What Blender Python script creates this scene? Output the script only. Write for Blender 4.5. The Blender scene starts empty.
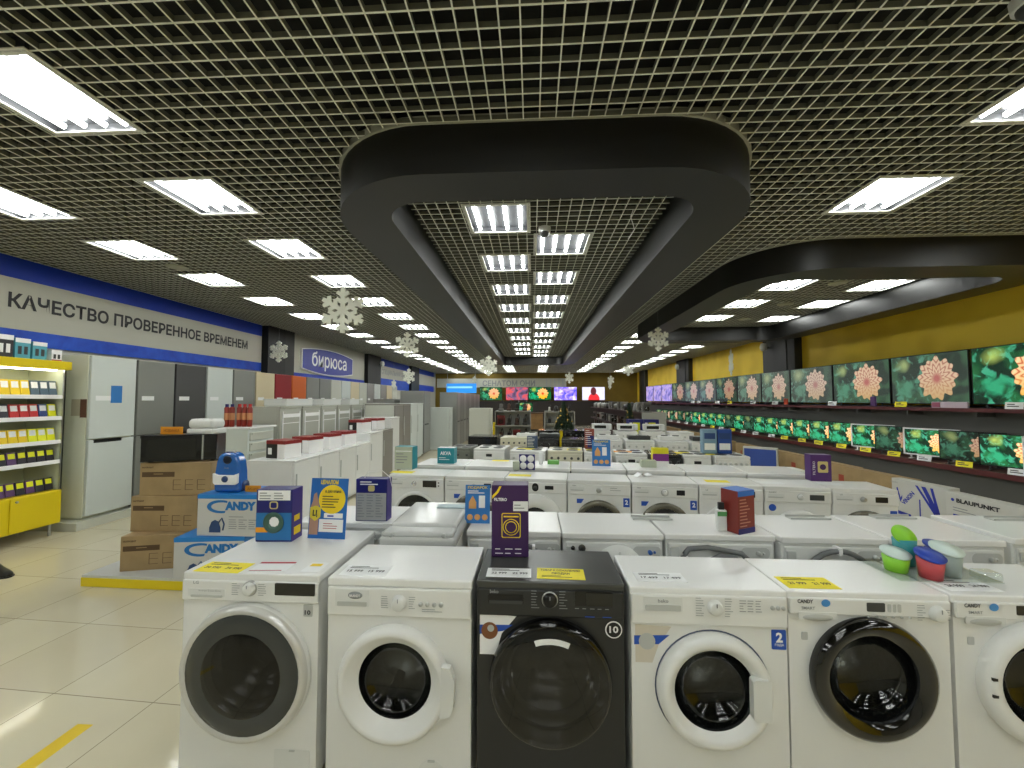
import bpy, bmesh, math, random
from mathutils import Matrix, Vector
random.seed(7)
PI = math.pi
SC = bpy.context.scene
COL = SC.collection
# ------------------------------------------------------------ camera, world, exposure
EYE = 1.59
cam_d = bpy.data.cameras.new('camera'); cam_d.sensor_width = 36; cam_d.lens = 390/1024*36
cam_d.clip_start = 0.05; cam_d.clip_end = 200
cam = bpy.data.objects.new('camera', cam_d); COL.objects.link(cam)
cam.location = (0, 0, EYE)
cam.rotation_euler = (PI/2 + math.atan(16/390), 0, math.atan(20/390))
SC.camera = cam
w = bpy.data.worlds.new('world'); SC.world = w; w.use_nodes = True
w.node_tree.nodes['Background'].inputs[0].default_value = (0.6, 0.65, 0.6, 1)
w.node_tree.nodes['Background'].inputs[1].default_value = 0.05
SC.view_settings.view_transform = 'Standard'; SC.view_settings.look = 'None'
SC.view_settings.exposure = 0.65; SC.view_settings.gamma = 1; SC.view_settings.use_curve_mapping = False
TUBE = 16.0
CEIL = 3.33
# ------------------------------------------------------------ materials
MATS = {}
def lin(c):
    if isinstance(c, str):
        c = c.lstrip('#'); c = [int(c[i:i+2], 16)/255 for i in (0, 2, 4)]
        return tuple(x/12.92 if x <= .04045 else ((x+.055)/1.055)**2.4 for x in c)
    return tuple(c)
def mat(name, col='#808080', rough=.5, metal=0, emit=0, noise=0, nscale=20, spec=.5, coat=0, bump=0):
    if name in MATS: return MATS[name]
    m = bpy.data.materials.new(name); m.use_nodes = True; nt = m.node_tree
    p = nt.nodes['Principled BSDF']; c = lin(col)
    p.inputs['Base Color'].default_value = (*c, 1); p.inputs['Roughness'].default_value = rough
    p.inputs['Metallic'].default_value = metal; p.inputs['Specular IOR Level'].default_value = spec
    p.inputs['Coat Weight'].default_value = coat
    if emit:
        p.inputs['Emission Color'].default_value = (*c, 1); p.inputs['Emission Strength'].default_value = emit
    if noise or bump:
        t = nt.nodes.new('ShaderNodeTexCoord'); n = nt.nodes.new('ShaderNodeTexNoise')
        n.inputs['Scale'].default_value = nscale; n.inputs['Detail'].default_value = 3
        nt.links.new(t.outputs['Object'], n.inputs['Vector'])
        if noise:
            r = nt.nodes.new('ShaderNodeValToRGB'); r.color_ramp.elements[0].position = .35; r.color_ramp.elements[1].position = .65
            r.color_ramp.elements[0].color = (*[x*(1-noise) for x in c], 1); r.color_ramp.elements[1].color = (*[min(1, x*(1+noise*.5)) for x in c], 1)
            nt.links.new(n.outputs['Fac'], r.inputs[0]); nt.links.new(r.outputs[0], p.inputs['Base Color'])
        if bump:
            b = nt.nodes.new('ShaderNodeBump'); b.inputs['Strength'].default_value = bump
            nt.links.new(n.outputs['Fac'], b.inputs['Height']); nt.links.new(b.outputs[0], p.inputs['Normal'])
    MATS[name] = m; return m
class NG:
    def __init__(s, m): s.nt = m.node_tree; s.N = s.nt.nodes; s.L = s.nt.links
    def m(s, op, *a, clamp=False):
        n = s.N.new('ShaderNodeMath'); n.operation = op; n.use_clamp = clamp
        for i, v in enumerate(a):
            if isinstance(v, (int, float)): n.inputs[i].default_value = v
            else: s.L.new(v, n.inputs[i])
        return n.outputs[0]
    def mix(s, f, a, b):
        n = s.N.new('ShaderNodeMix'); n.data_type = 'RGBA'
        for i, v in ((0, f), (6, a), (7, b)):
            if isinstance(v, (int, float)): n.inputs[i].default_value = v
            elif isinstance(v, (tuple, str)): n.inputs[i].default_value = (*lin(v), 1)
            else: s.L.new(v, n.inputs[i])
        return n.outputs[2]
    def noise(s, vec, sc, det=3, dist=0):
        n = s.N.new('ShaderNodeTexNoise'); n.inputs['Scale'].default_value = sc; n.inputs['Detail'].default_value = det
        n.inputs['Distortion'].default_value = dist; s.L.new(vec, n.inputs['Vector']); return n.outputs['Fac']
def flower(name, strength=.8, bright=1.0, cx=.63, sat=1, seed=0, fr=.41, warm='#f0a070', veil=.0):
    """a screen showing a dahlia before blurred leaves"""
    if name in MATS: return MATS[name]
    m = bpy.data.materials.new(name); m.use_nodes = True; g = NG(m)
    tc = g.N.new('ShaderNodeTexCoord'); sp = g.N.new('ShaderNodeSeparateXYZ'); g.L.new(tc.outputs['UV'], sp.inputs[0])
    u, v = sp.outputs[0], sp.outputs[1]
    x = g.m('MULTIPLY', g.m('SUBTRACT', u, cx), 1.75); y = g.m('SUBTRACT', v, .5)
    mp = g.N.new('ShaderNodeMapping'); g.L.new(tc.outputs['UV'], mp.inputs[0]); mp.inputs['Location'].default_value = (seed, seed*.7, 0)
    mp.inputs['Scale'].default_value = (1.75, 1, 1)
    r = g.m('SQRT', g.m('ADD', g.m('MULTIPLY', x, x), g.m('MULTIPLY', y, y)))
    th = g.m('ARCTAN2', y, x)
    pet = g.m('SINE', g.m('MULTIPLY', th, 13)); pet2 = g.m('SINE', g.m('ADD', g.m('MULTIPLY', th, 8), 1.0))
    R = g.m('ADD', fr, g.m('ADD', g.m('MULTIPLY', pet, fr*.09), g.m('MULTIPLY', pet2, fr*.06)))
    mask = g.m('MULTIPLY', g.m('SUBTRACT', R, r), 60, clamp=True)
    n1 = g.noise(mp.outputs[0], 2.4, 1, .6); n2 = g.noise(mp.outputs[0], 5.5, 2, .8)
    bg = g.mix(g.m('MULTIPLY', g.m('SUBTRACT', n1, .42), 6, clamp=True), '#052413', '#1c5c30')
    bg = g.mix(g.m('MULTIPLY', g.m('MULTIPLY', g.m('SUBTRACT', n2, .52), 9, clamp=True), g.m('MULTIPLY', g.m('SUBTRACT', .75, u), 3, clamp=True)), bg, '#3f9a78')
    dl = g.m('SQRT', g.m('ADD', g.m('POWER', g.m('MULTIPLY', g.m('SUBTRACT', u, .2), 1.5), 2), g.m('POWER', g.m('SUBTRACT', v, .82), 2)))
    bl = g.m('MULTIPLY', g.m('SUBTRACT', g.m('ADD', .05, g.m('MULTIPLY', n1, .3)), dl), 5, clamp=True)
    bg = g.mix(bl, bg, '#a6bc5c')
    dl2 = g.m('SQRT', g.m('ADD', g.m('POWER', g.m('MULTIPLY', g.m('SUBTRACT', u, .22), 1.2), 2), g.m('POWER', g.m('SUBTRACT', v, .3), 2)))
    bl2 = g.m('MULTIPLY', g.m('SUBTRACT', g.m('ADD', .02, g.m('MULTIPLY', n2, .45)), dl2), 6, clamp=True)
    bg = g.mix(bl2, bg, '#2a9468')
    rr = g.m('DIVIDE', r, fr)
    sw = g.m('SINE', g.m('ADD', g.m('MULTIPLY', rr, 19), g.m('MULTIPLY', pet, 2.4)))
    fl = g.mix(g.m('MULTIPLY', g.m('ADD', sw, 1), .5), warm, '#f6cc98')
    fl = g.mix(g.m('MULTIPLY', g.m('SUBTRACT', -.2, sw), 1.2, clamp=True), fl, '#b4603c')
    fl = g.mix(g.m('MULTIPLY', g.m('SUBTRACT', .55, v), 2.2, clamp=True), fl, '#e0a840')
    fl = g.mix(g.m('MULTIPLY', g.m('SUBTRACT', .32, rr), 5, clamp=True), fl, '#c8402a')
    c = g.mix(mask, bg, fl)
    if veil: c = g.mix(veil, c, '#7f8f80')
    hs = g.N.new('ShaderNodeHueSaturation'); hs.inputs['Saturation'].default_value = sat; hs.inputs['Value'].default_value = bright
    g.L.new(c, hs.inputs['Color'])
    p = g.N['Principled BSDF']; p.inputs['Base Color'].default_value = (.01, .01, .01, 1); p.inputs['Roughness'].default_value = .25
    g.L.new(hs.outputs[0], p.inputs['Emission Color']); p.inputs['Emission Strength'].default_value = strength
    MATS[name] = m; return m
def blotch(name, cols, sc=4, emit=0, rough=.4, dist=1.0):
    """print or picture of soft patches in several colours"""
    if name in MATS: return MATS[name]
    m = bpy.data.materials.new(name); m.use_nodes = True; g = NG(m)
    tc = g.N.new('ShaderNodeTexCoord'); n = g.noise(tc.outputs['Object'], sc, 2, dist)
    r = g.N.new('ShaderNodeValToRGB'); cr = r.color_ramp
    for i, c in enumerate(cols):
        pos = .3 + .4*i/max(1, len(cols)-1)
        e = cr.elements[i] if i < 2 else cr.elements.new(pos)
        e.position = pos; e.color = (*lin(c), 1)
    g.L.new(n, r.inputs[0]); p = g.N['Principled BSDF']; p.inputs['Roughness'].default_value = rough
    if emit:
        p.inputs['Base Color'].default_value = (.01, .01, .01, 1)
        g.L.new(r.outputs[0], p.inputs['Emission Color']); p.inputs['Emission Strength'].default_value = emit
    else: g.L.new(r.outputs[0], p.inputs['Base Color'])
    MATS[name] = m; return m
def glassmat(name, tint=(.35, .36, .33), gl=.12):
    if name in MATS: return MATS[name]
    m = bpy.data.materials.new(name); m.use_nodes = True; nt = m.node_tree; nt.nodes.remove(nt.nodes['Principled BSDF'])
    o = nt.nodes['Material Output']; tr = nt.nodes.new('ShaderNodeBsdfTransparent'); tr.inputs[0].default_value = (*tint, 1)
    gs = nt.nodes.new('ShaderNodeBsdfGlossy'); gs.inputs['Roughness'].default_value = .03; gs.inputs[0].default_value = (.9, .9, .9, 1)
    lw = nt.nodes.new('ShaderNodeLayerWeight')
    pw = nt.nodes.new('ShaderNodeMath'); pw.operation = 'POWER'; pw.inputs[1].default_value = 4; nt.links.new(lw.outputs['Facing'], pw.inputs[0])
    ml = nt.nodes.new('ShaderNodeMath'); ml.operation = 'MULTIPLY'; ml.inputs[1].default_value = .5; nt.links.new(pw.outputs[0], ml.inputs[0])
    a = nt.nodes.new('ShaderNodeMath'); a.operation = 'ADD'; a.inputs[1].default_value = .045+gl*.3; a.use_clamp = True
    nt.links.new(ml.outputs[0], a.inputs[0])
    mx = nt.nodes.new('ShaderNodeMixShader'); nt.links.new(a.outputs[0], mx.inputs[0]); nt.links.new(tr.outputs[0], mx.inputs[1]); nt.links.new(gs.outputs[0], mx.inputs[2])
    nt.links.new(mx.outputs[0], o.inputs['Surface']); MATS[name] = m; return m
WHITE = mat('appliance white', '#e2e3e0', .28, noise=.02, nscale=3)
WHITE2 = mat('appliance white satin', '#d9dbd8', .4)
TOPW = mat('white worktop laminate', '#e9eae8', .22)
PLA = mat('white plastic', '#dcdedb', .35)
PLG = mat('pale grey plastic', '#b9bcb9', .4)
GREY = mat('grey plastic', '#8a8d8c', .4)
DGREY = mat('dark grey plastic', '#3c3e3e', .4)
BLACK = mat('black plastic', '#0b0b0b', .3)
GBLACK = mat('gloss black', '#060606', .08, coat=.5)
SILVER = mat('silver metal', '#b4b6b4', .28, .8)
CHROME = mat('chrome', '#d8d8d8', .12, 1)
DRUM = mat('perforated steel', '#9a9c98', .25, .9, noise=.35, nscale=60)
GLASS = glassmat('dark door glass'); CLEAR = glassmat('clear glass', (.92, .95, .93), .05)
ANTH = mat('anthracite paint', '#262726', .35)
YEL = mat('price card yellow', '#f2e21a', .5, noise=.04, nscale=30)
WCARD = mat('price card white', '#eceeee', .4)
INK = mat('ink', '#2c2c30', .6); INKL = mat('light grey ink', '#8d9192', .6); INKB = mat('blue ink', '#1c4fb0', .5); INKW = mat('white ink', '#f2f2f2', .5)
INKR = mat('red ink', '#b02030', .5); INKY = mat('yellow ink', '#f0d020', .5)
KRAFT = mat('kraft cardboard', '#a58c64', .8, noise=.12, nscale=6); KRAFTD = mat('brown box print', '#58432a', .8)
ORANGE = mat('orange price card', '#e89a1c', .5)
# ------------------------------------------------------------ mesh helpers
class B:
    def __init__(s): s.b = bmesh.new(); s.uv = False
    def _fin(s, vs, m, T, smooth=False):
        if T is not None:
            for v in vs: v.co = T @ v.co
        fs = set(f for v in vs for f in v.link_faces)
        for f in fs: f.material_index = m; f.smooth = smooth
        return s
    def box(s, x0, x1, y0, y1, z0, z1, m=0, bev=0, T=None, seg=2):
        r = bmesh.ops.create_cube(s.b, size=1); vs = r['verts']
        for v in vs: v.co = Vector(((x0+x1)/2+v.co.x*(x1-x0), (y0+y1)/2+v.co.y*(y1-y0), (z0+z1)/2+v.co.z*(z1-z0)))
        if bev:
            es = list(set(e for v in vs for e in v.link_edges))
            q = bmesh.ops.bevel(s.b, geom=es, offset=min(bev, .45*min(abs(x1-x0), abs(y1-y0), abs(z1-z0))), segments=seg, profile=.5, affect='EDGES')
            vs = list(set(v for f in q['faces'] for v in f.verts) | set(v for v in vs if v.is_valid))
        return s._fin(vs, m, T)
    def lathe(s, prof, c=(0, 0, 0), ax='y', seg=32, m=0, T=None, smooth=True, sx=1):
        """prof: (radius, height along axis) ; for ax 'y' a circle in xz"""
        rings = []; vs = []
        for r, h in prof:
            ring = []
            for i in range(1 if r < 1e-6 else seg):
                a = 2*PI*i/seg; p, q = r*math.cos(a)*sx, r*math.sin(a)
                co = (c[0]+p, c[1]+h, c[2]+q) if ax == 'y' else (c[0]+p, c[1]+q, c[2]+h) if ax == 'z' else (c[0]+h, c[1]+p, c[2]+q)
                ring.append(s.b.verts.new(co))
            rings.append(ring); vs += ring
        for A, D in zip(rings, rings[1:]):
            for i in range(seg):
                j = (i+1) % seg
                a, b_, c_, d = A[i % len(A)], A[j % len(A)], D[j % len(D)], D[i % len(D)]
                f = []
                for v in (a, b_, c_, d):
                    if v not in f: f.append(v)
                if len(f) > 2: s.b.faces.new(f)
        return s._fin(vs, m, T, smooth)
    def cyl(s, c, r, h, ax='z', seg=16, m=0, T=None, r2=None, smooth=True):
        r2 = r if r2 is None else r2
        return s.lathe([(0, 0), (r, 0), (r, .0001), (r2, h-.0001), (r2, h), (0, h)], c, ax, seg, m, T, smooth)
    def tube(s, pts, r, seg=8, m=0, T=None):
        pts = [Vector(p) for p in pts]; rings = []; vs = []
        up = Vector((0, 0, 1))
        for i, p in enumerate(pts):
            d = (pts[min(i+1, len(pts)-1)] - pts[max(i-1, 0)]).normalized()
            u = d.cross(up if abs(d.z) < .95 else Vector((1, 0, 0))).normalized(); w_ = d.cross(u)
            ring = [s.b.verts.new(p + r*(math.cos(2*PI*k/seg)*u + math.sin(2*PI*k/seg)*w_)) for k in range(seg)]
            rings.append(ring); vs += ring
        for A, D in zip(rings, rings[1:]):
            for k in range(seg): s.b.faces.new((A[k], A[(k+1) % seg], D[(k+1) % seg], D[k]))
        s.b.faces.new(rings[0]); s.b.faces.new(rings[-1])
        return s._fin(vs, m, T, True)
    def prism(s, pts, o, u, v, t, m=0, T=None):
        """outline pts in plane o,u,v ; extruded by t against the normal"""
        o, u, v = Vector(o), Vector(u), Vector(v); n = u.cross(v).normalized()
        A = [s.b.verts.new(o+u*a+v*b_) for a, b_ in pts]; D = [s.b.verts.new(q.co-n*t) for q in A]
        s.b.faces.new(A); s.b.faces.new(D[::-1])
        for i in range(len(A)):
            j = (i+1) % len(A); s.b.faces.new((A[j], A[i], D[i], D[j]))
        return s._fin(A+D, m, T)
    def done(s, name, mats, parent=None, label=None):
        if not isinstance(mats, (list, tuple)): mats = [mats]
        bmesh.ops.recalc_face_normals(s.b, faces=s.b.faces)
        me = bpy.data.meshes.new(name); s.b.to_mesh(me); s.b.free()
        for m in mats: me.materials.append(m)
        o = bpy.data.objects.new(name, me); COL.objects.link(o)
        if parent is not None: o.parent = parent
        if label: o['label'] = label
        return o
def tag(o, label, cat, group=None):
    o['label'] = label; o['category'] = cat
    if group: o['group'] = group
    return o
def thing(name, label, cat, loc=(0, 0, 0), rz=0, group=None):
    o = bpy.data.objects.new(name, None); COL.objects.link(o); o.location = loc; o.rotation_euler = (0, 0, rz)
    o.empty_display_size = .05
    return tag(o, label, cat, group)
def struct(o): o['kind'] = 'structure'; return o
def copy_tree(o, parent=None):
    c = o.copy(); COL.objects.link(c)
    if parent is not None: c.parent = parent
    for ch in [x for x in KIDS.get(o.name, [])]: copy_tree(ch, c)
    return c
KIDS = {}
def kids(o):
    for x in SC.objects:
        if x.parent: KIDS.setdefault(x.parent.name, [])
    KIDS[o.name] = [x for x in SC.objects if x.parent == o]
    for k in KIDS[o.name]: kids(k)
XZ = ((1, 0, 0), (0, 0, 1))            # plane facing -Y (towards the camera)
PX = ((0, 1, 0), (0, 0, 1))            # plane facing +X
NX = ((0, -1, 0), (0, 0, 1))           # plane facing -X
XY = ((1, 0, 0), (0, 1, 0))            # facing up
def text(s, h, o, uv, m, parent=None, width=None, align='CENTER', bold=0.0, name='lettering', label=None, t=.0012):
    cu = bpy.data.curves.new(name, 'FONT'); cu.body = s; cu.size = 1; cu.align_x = align; cu.offset = bold; cu.resolution_u = 2
    ob = bpy.data.objects.new(name, cu); COL.objects.link(ob)
    bpy.context.view_layer.update()
    me = bpy.data.meshes.new_from_object(ob.evaluated_get(bpy.context.evaluated_depsgraph_get()))
    COL.objects.unlink(ob); bpy.data.objects.remove(ob); bpy.data.curves.remove(cu)
    if not me.vertices: return None
    ys = [v.co.y for v in me.vertices]; xs = [v.co.x for v in me.vertices]
    k = h/max(.3, max(ys)-max(0, min(ys))); kx = k
    if width: kx = width/(max(xs)-min(xs))
    xm = (max(xs)+min(xs))/2 if align == 'CENTER' else min(xs)
    o, u, v = Vector(o), Vector(uv[0]), Vector(uv[1]); n = u.cross(v)
    for q in me.vertices: q.co = o+u*((q.co.x-xm)*kx)+v*(q.co.y*k)+n*t
    me.materials.clear(); me.materials.append(m); me.name = name
    ob = bpy.data.objects.new(name, me); COL.objects.link(ob)
    if parent is not None: ob.parent = parent
    if label: ob['label'] = label
    return ob
def lines(o, uv, wid, n, gap, m, parent, th=.003, name='print', seed=1, cols=1):
    """rows of small print as thin bars of uneven length"""
    rnd = random.Random(seed); b = B(); o = Vector(o); u, v = Vector(uv[0]), Vector(uv[1]); nn = u.cross(v)
    for c in range(cols):
        for i in range(n):
            L = wid/cols*rnd.uniform(.45, .85); a = c*wid/cols
            b.prism([(a, -i*gap), (a+L, -i*gap), (a+L, -i*gap-th), (a, -i*gap-th)][::-1], o+nn*.0009, u, v, .0005)
    return b.done(name, m, parent)
def rrect(w_, h_, r, n=5):
    pts = []
    for cx, cy, a0 in ((w_-r, h_-r, 0), (r, h_-r, 90), (r, r, 180), (w_-r, r, 270)):
        for i in range(n+1):
            a = math.radians(a0+90*i/n); pts.append((cx+r*math.cos(a), cy+r*math.sin(a)))
    return pts
ORD = 'first second third fourth fifth sixth seventh eighth ninth tenth eleventh twelfth thirteenth fourteenth fifteenth sixteenth seventeenth eighteenth nineteenth twentieth'.split() + ['twenty-first', 'twenty-second', 'twenty-third', 'twenty-fourth', 'twenty-fifth', 'twenty-sixth']
#PART2
# ------------------------------------------------------------ room shell
XL, XR, YB, YN = -6.3, 6.7, 25.2, -7.2
def floor_mat():
    m = mat('cream polished floor tiles', '#d8d2bc', .09); nt = m.node_tree; g = NG(m); p = g.N['Principled BSDF']
    t = g.N.new('ShaderNodeTexCoord'); mp = g.N.new('ShaderNodeMapping'); g.L.new(t.outputs['Object'], mp.inputs[0])
    mp.inputs['Location'].default_value = (-.297, -.104, 0); mp.inputs['Rotation'].default_value = (0, 0, math.radians(3.2))
    br = g.N.new('ShaderNodeTexBrick'); br.offset = 0; br.inputs['Scale'].default_value = 1
    br.inputs['Brick Width'].default_value = .6; br.inputs['Row Height'].default_value = .6; br.inputs['Mortar Size'].default_value = .0028
    br.inputs['Mortar Smooth'].default_value = .2
    br.inputs['Color1'].default_value = (*lin('#d9d2b8'), 1); br.inputs['Color2'].default_value = (*lin('#d2cab0'), 1); br.inputs['Mortar'].default_value = (*lin('#8d8672'), 1)
    g.L.new(mp.outputs[0], br.inputs['Vector'])
    n = g.noise(t.outputs['Object'], 1.4, 6, .6)
    c = g.mix(g.m('MULTIPLY', n, .35), br.outputs['Color'], '#bfb494'); g.L.new(c, p.inputs['Base Color'])
    return m
b = B(); b.box(XL-.2, XR+.2, YN, YB+.2, -.1, 0); struct(b.done('floor', floor_mat()))
b = B(); b.box(XL-.2, XR+.2, YN, YB+.2, CEIL+.55, CEIL+.65); struct(b.done('ceiling', mat('dark olive plenum slab', '#1a1b16', .8, noise=.4, nscale=3)))
WL = mat('left wall paint', '#b9bab0', .7)
b = B(); b.box(XL-.2, XL, YN, YB, 0, CEIL+.6); struct(b.done('wall_left', WL))
def yellow_wall():
    m = mat('yellow ornament wallpaper', '#c9a416', .6); g = NG(m); t = g.N.new('ShaderNodeTexCoord'); p = g.N['Principled BSDF']
    wv = g.N.new('ShaderNodeTexWave'); wv.inputs['Scale'].default_value = 1.1; wv.inputs['Distortion'].default_value = 9; wv.inputs['Detail'].default_value = 1.5
    wv.inputs['Detail Scale'].default_value = .8; g.L.new(t.outputs['Object'], wv.inputs['Vector'])
    c = g.mix(g.m('MULTIPLY', wv.outputs['Fac'], 1), '#d8b420', '#e8c630'); g.L.new(c, p.inputs['Base Color']); return m
YW = yellow_wall()
b = B(); b.box(XR, XR+.2, YN, YB, 0, CEIL+.6); struct(b.done('wall_right', YW))
b = B(); b.box(XL-.2, XR+.2, YB, YB+.2, 0, CEIL+.6); struct(b.done('wall_back', mat('back wall ochre', '#7a6418', .7, noise=.1, nscale=2)))
b = B(); b.box(XL-.2, XR+.2, YN-.2, YN, 0, CEIL+.6); struct(b.done('wall_front', mat('entrance wall', '#c8c8c0', .7)))
COLM = mat('black column cladding', '#101110', .5); COLG = mat('dark grey column side', '#2f302e', .6)
n = 0
for x0, x1, y0, y1 in ((XL, XL+.16, 8.75, 9.4), (XL, XL+.16, 14.3, 15.2), (XL, XL+.16, 19.6, 20.6), (XR-.2, XR, 10.3, 11.3), (XR-.2, XR, 16.9, 17.9), (XR-.2, XR, 23.2, 24)):
    n += 1; b = B(); b.box(x0, x1, y0, y1, 0, CEIL+.1, 0); b.box(x0, x1, y1-.02, y1+.35, 0, CEIL+.1, 1) if x0 < 0 else b.box(x0+.02, x1, y0-.3, y0+.02, 0, CEIL+.1, 1)
    struct(b.done('trim_%d' % n, [COLM, COLG]))
# wall lamps and speaker on columns
def wall_speaker(x, y, z, s, label):
    t = thing('wall_speaker', label, 'speaker', (x, y, z)); b = B()
    b.lathe([(0, -.09), (.06, -.08), (.085, -.03), (.09, .04), (.06, .12), (0, .13)], (s*-.07, 0, 0), 'z', 16, 0, None, True); b.done('body', PLA, t)
    b = B(); b.box(min(0, s*.06), max(0, s*.06), -.02, .02, -.03, .03); b.done('bracket', DGREY, t)
wall_speaker(6.42, 11.0, 3.02, 1, 'white bullet shaped wall speaker on the nearest dark column right')
wall_speaker(6.42, 17.4, 3.02, 1, 'white bullet shaped wall speaker on the second dark column right')
wall_speaker(-6.06, 15.3, 3.02, -1, 'white bullet shaped wall speaker on the column beside the oval sign')

# sign panels on the left wall
BLUE = mat('sign blue', '#0634ac', .5); BLUE2 = blotch('sign blue leaf print', ['#083cae', '#1450c4'], 5, rough=.5); PANW = mat('sign off white', '#b4b3a6', .6)
def wall_panel(y0, y1, bands, label, name='wall_sign'):
    t = thing(name, label, 'sign', (XL, y0, 0))
    b = B()
    b.box(0, .03, 0, y1-y0, bands[0][0], bands[-1][1], 0); b.done('board', PANW, t)
    for z0, z1, m in bands:
        if m is None: continue
        b = B(); b.box(.028, .034, 0, y1-y0, z0, z1); b.done('band', m, t)
    return t
t = wall_panel(2.0, 8.7, [(2.26, 2.45, BLUE2), (2.45, 3.07, None), (3.07, CEIL-.005, BLUE)], 'blue and grey wall sign reading КАЧЕСТВО ПРОВЕРЕННОЕ ВРЕМЕНЕМ over the fridges')
text('КАЧЕСТВО ПРОВЕРЕННОЕ ВРЕМЕНЕМ', .18, (.036, 4.28, 2.715), PX, INK, t, 3.94, bold=.03)
t = wall_panel(9.78, 14.28, [(2.13, 2.32, BLUE), (2.32, CEIL-.005, None)], 'grey wall panel holding the blue oval бирюса sign')
b = B(); pts = []
for i in range(33):
    a = -1+i/16; pts.append((a*1.5, -.27-.12*(1-a*a)))
for i in range(33):
    a = 1-i/16; pts.append((a*1.5, .27+.12*(1-a*a)))
o = thing('oval_sign', 'blue oval sign with white lettering бирюса on the left wall', 'sign', (XL+.03, 11.7, 2.72))
b.prism(pts, (.06, 0, 0), *PX, .06); b.done('board', INKW, o)
b = B(); b.prism([(x*.975, y*.93) for x, y in pts], (.066, 0, 0), *PX, .02); b.done('face', mat('enamel blue', '#2a3494', .4), o)
text('бирюса', .42, (.068, 0, -.15), PX, INKW, o, 2.05, bold=.012)
t = wall_panel(15.55, 19.6, [(2.05, 2.5, BLUE2), (2.5, 3.03, None), (3.03, CEIL-.005, BLUE)], 'third blue and grey wall sign with grey lettering beyond the oval sign')
text('СПЕЦИАЛЬНАЯ ЦЕНА', .2, (.036, 2.0, 2.7), PX, INKL, t, 3.3, bold=.02)
t = wall_panel(20.95, 24.6, [(2.1, 2.45, BLUE), (2.45, 3.05, None), (3.05, CEIL-.005, BLUE)], 'farthest blue and grey wall sign on the left wall')
# back wall boards
o = thing('back_wall_board', 'long off white board with grey lettering high on the back wall', 'sign', (0, YB, 0))
b = B(); b.box(-6.2, 2.2, -.04, 0, 2.4, 2.98); b.done('board', mat('board white', '#c4c4b4', .6), o)
text('СЕНАТОМ ОНИ', .36, (-1.5, -.045, 2.5), XZ, INKL, o, 3.4, bold=.02)
b = B()
for i in range(5): b.box(.9+i*.26, .98+i*.26, -.12, -.04, 2.42, 2.94, 0, 0, Matrix.Translation((0, 0, 0)))
b.done('slanted_fin', PLG, o)

# ------------------------------------------------------------ ceiling lamps
LIT = mat('lamp tube', (.97, 1, .965), .5, emit=TUBE); TRAY = mat('lamp reflector', '#3a3b3e', .35, emit=0)
LAMPS = []
def lamp(x0, y0, label, group):
    LAMPS.append((x0, x0+.6, y0, y0+.6))
    if not lamp.proto:
        t = thing('ceiling_light', label, 'ceiling light', (x0+.3, y0+.3, CEIL), 0, group); b = B()
        b.box(-.295, .295, -.295, .295, .05, .06)
        for s in (-1, 1): b.box(s*.295-.006, s*.295+.006, -.3, .3, -.012, .06); b.box(-.3, .3, s*.295-.006, s*.295+.006, -.012, .06)
        b.done('housing', TRAY, t)
        b = B()
        for s in (-1, 1): b.box(s*.291-.018, s*.291+.018, -.309, .309, -.012, -.004); b.box(-.309, .309, s*.291-.018, s*.291+.018, -.012, -.004)
        b.done('frame', mat('lamp frame', '#dadbd0', .4), t)
        for i in range(4):
            b = B(); b.cyl((-.21+i*.14, -.265, .024), .0165, .53, 'y', 10); b.done('tube', LIT, t)
        lamp.proto = t; KIDS['x'] = 0; kids(t)
    else:
        t = copy_tree(lamp.proto); t.location = (x0+.3, y0+.3, CEIL); t['label'] = label; t['group'] = group
lamp.proto = None
def row(x0, ys, where, group):
    for i, y in enumerate(ys): lamp(x0, y, 'square ceiling light %s, %s from the camera' % (where, ORD[i]), group)
fr = lambda a, n, p=1.2: [a+p*i for i in range(n)]
row(-3.1, [1.73, 2.84, 3.99, 5.2]+fr(6.4, 16), 'left of the dark oval', 'lights left of the oval')
row(-4.9, [2.85, 3.93, 5.05, 6.27]+fr(7.5, 15), 'nearest the left wall', 'lights along the left wall')
row(-.62, fr(3.37, 10), 'inside the oval, left column', 'lights inside the oval, left')
row(.03, fr(4.01, 10), 'inside the oval, right column', 'lights inside the oval, right')
row(-1.55, fr(18.6, 5), 'past the oval, left column', 'lights beyond the oval, left')
row(.3, fr(18.6, 5), 'past the oval, right column', 'lights beyond the oval, right')
row(2.7, [1.93, 3.1]+fr(10.3, 12), 'right of the dark oval', 'lights right of the oval')
row(3.55, [5.72, 6.88, 8.1], 'inside the short ring, left column', 'lights in the second ring, left')
row(4.95, [5.82, 6.98, 8.25]+fr(11.5, 11), 'nearest the yellow wall', 'lights along the yellow wall')
for k, x in enumerate((-4.9, -3.1, -.62, .03, 2.7, 4.95)):
    if x < -4.5 or x > 4.5:  # unseen side lamps, added for more light near the walls
        for j, y in enumerate((1.7, 2.9) if x > 0 else (1.7,)): lamp(x, y, 'unseen square ceiling light added at the side beyond the frame, column %s, %s' % (ORD[k], ORD[j]), 'lights over the entrance')
    for j, y in enumerate((.5, -.7, -1.9, -3.1, -4.3, -5.5)): lamp(x, y, 'square entrance ceiling light, column %s from left, %s behind viewer' % (ORD[k], ORD[j]), 'lights over the entrance')
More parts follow.
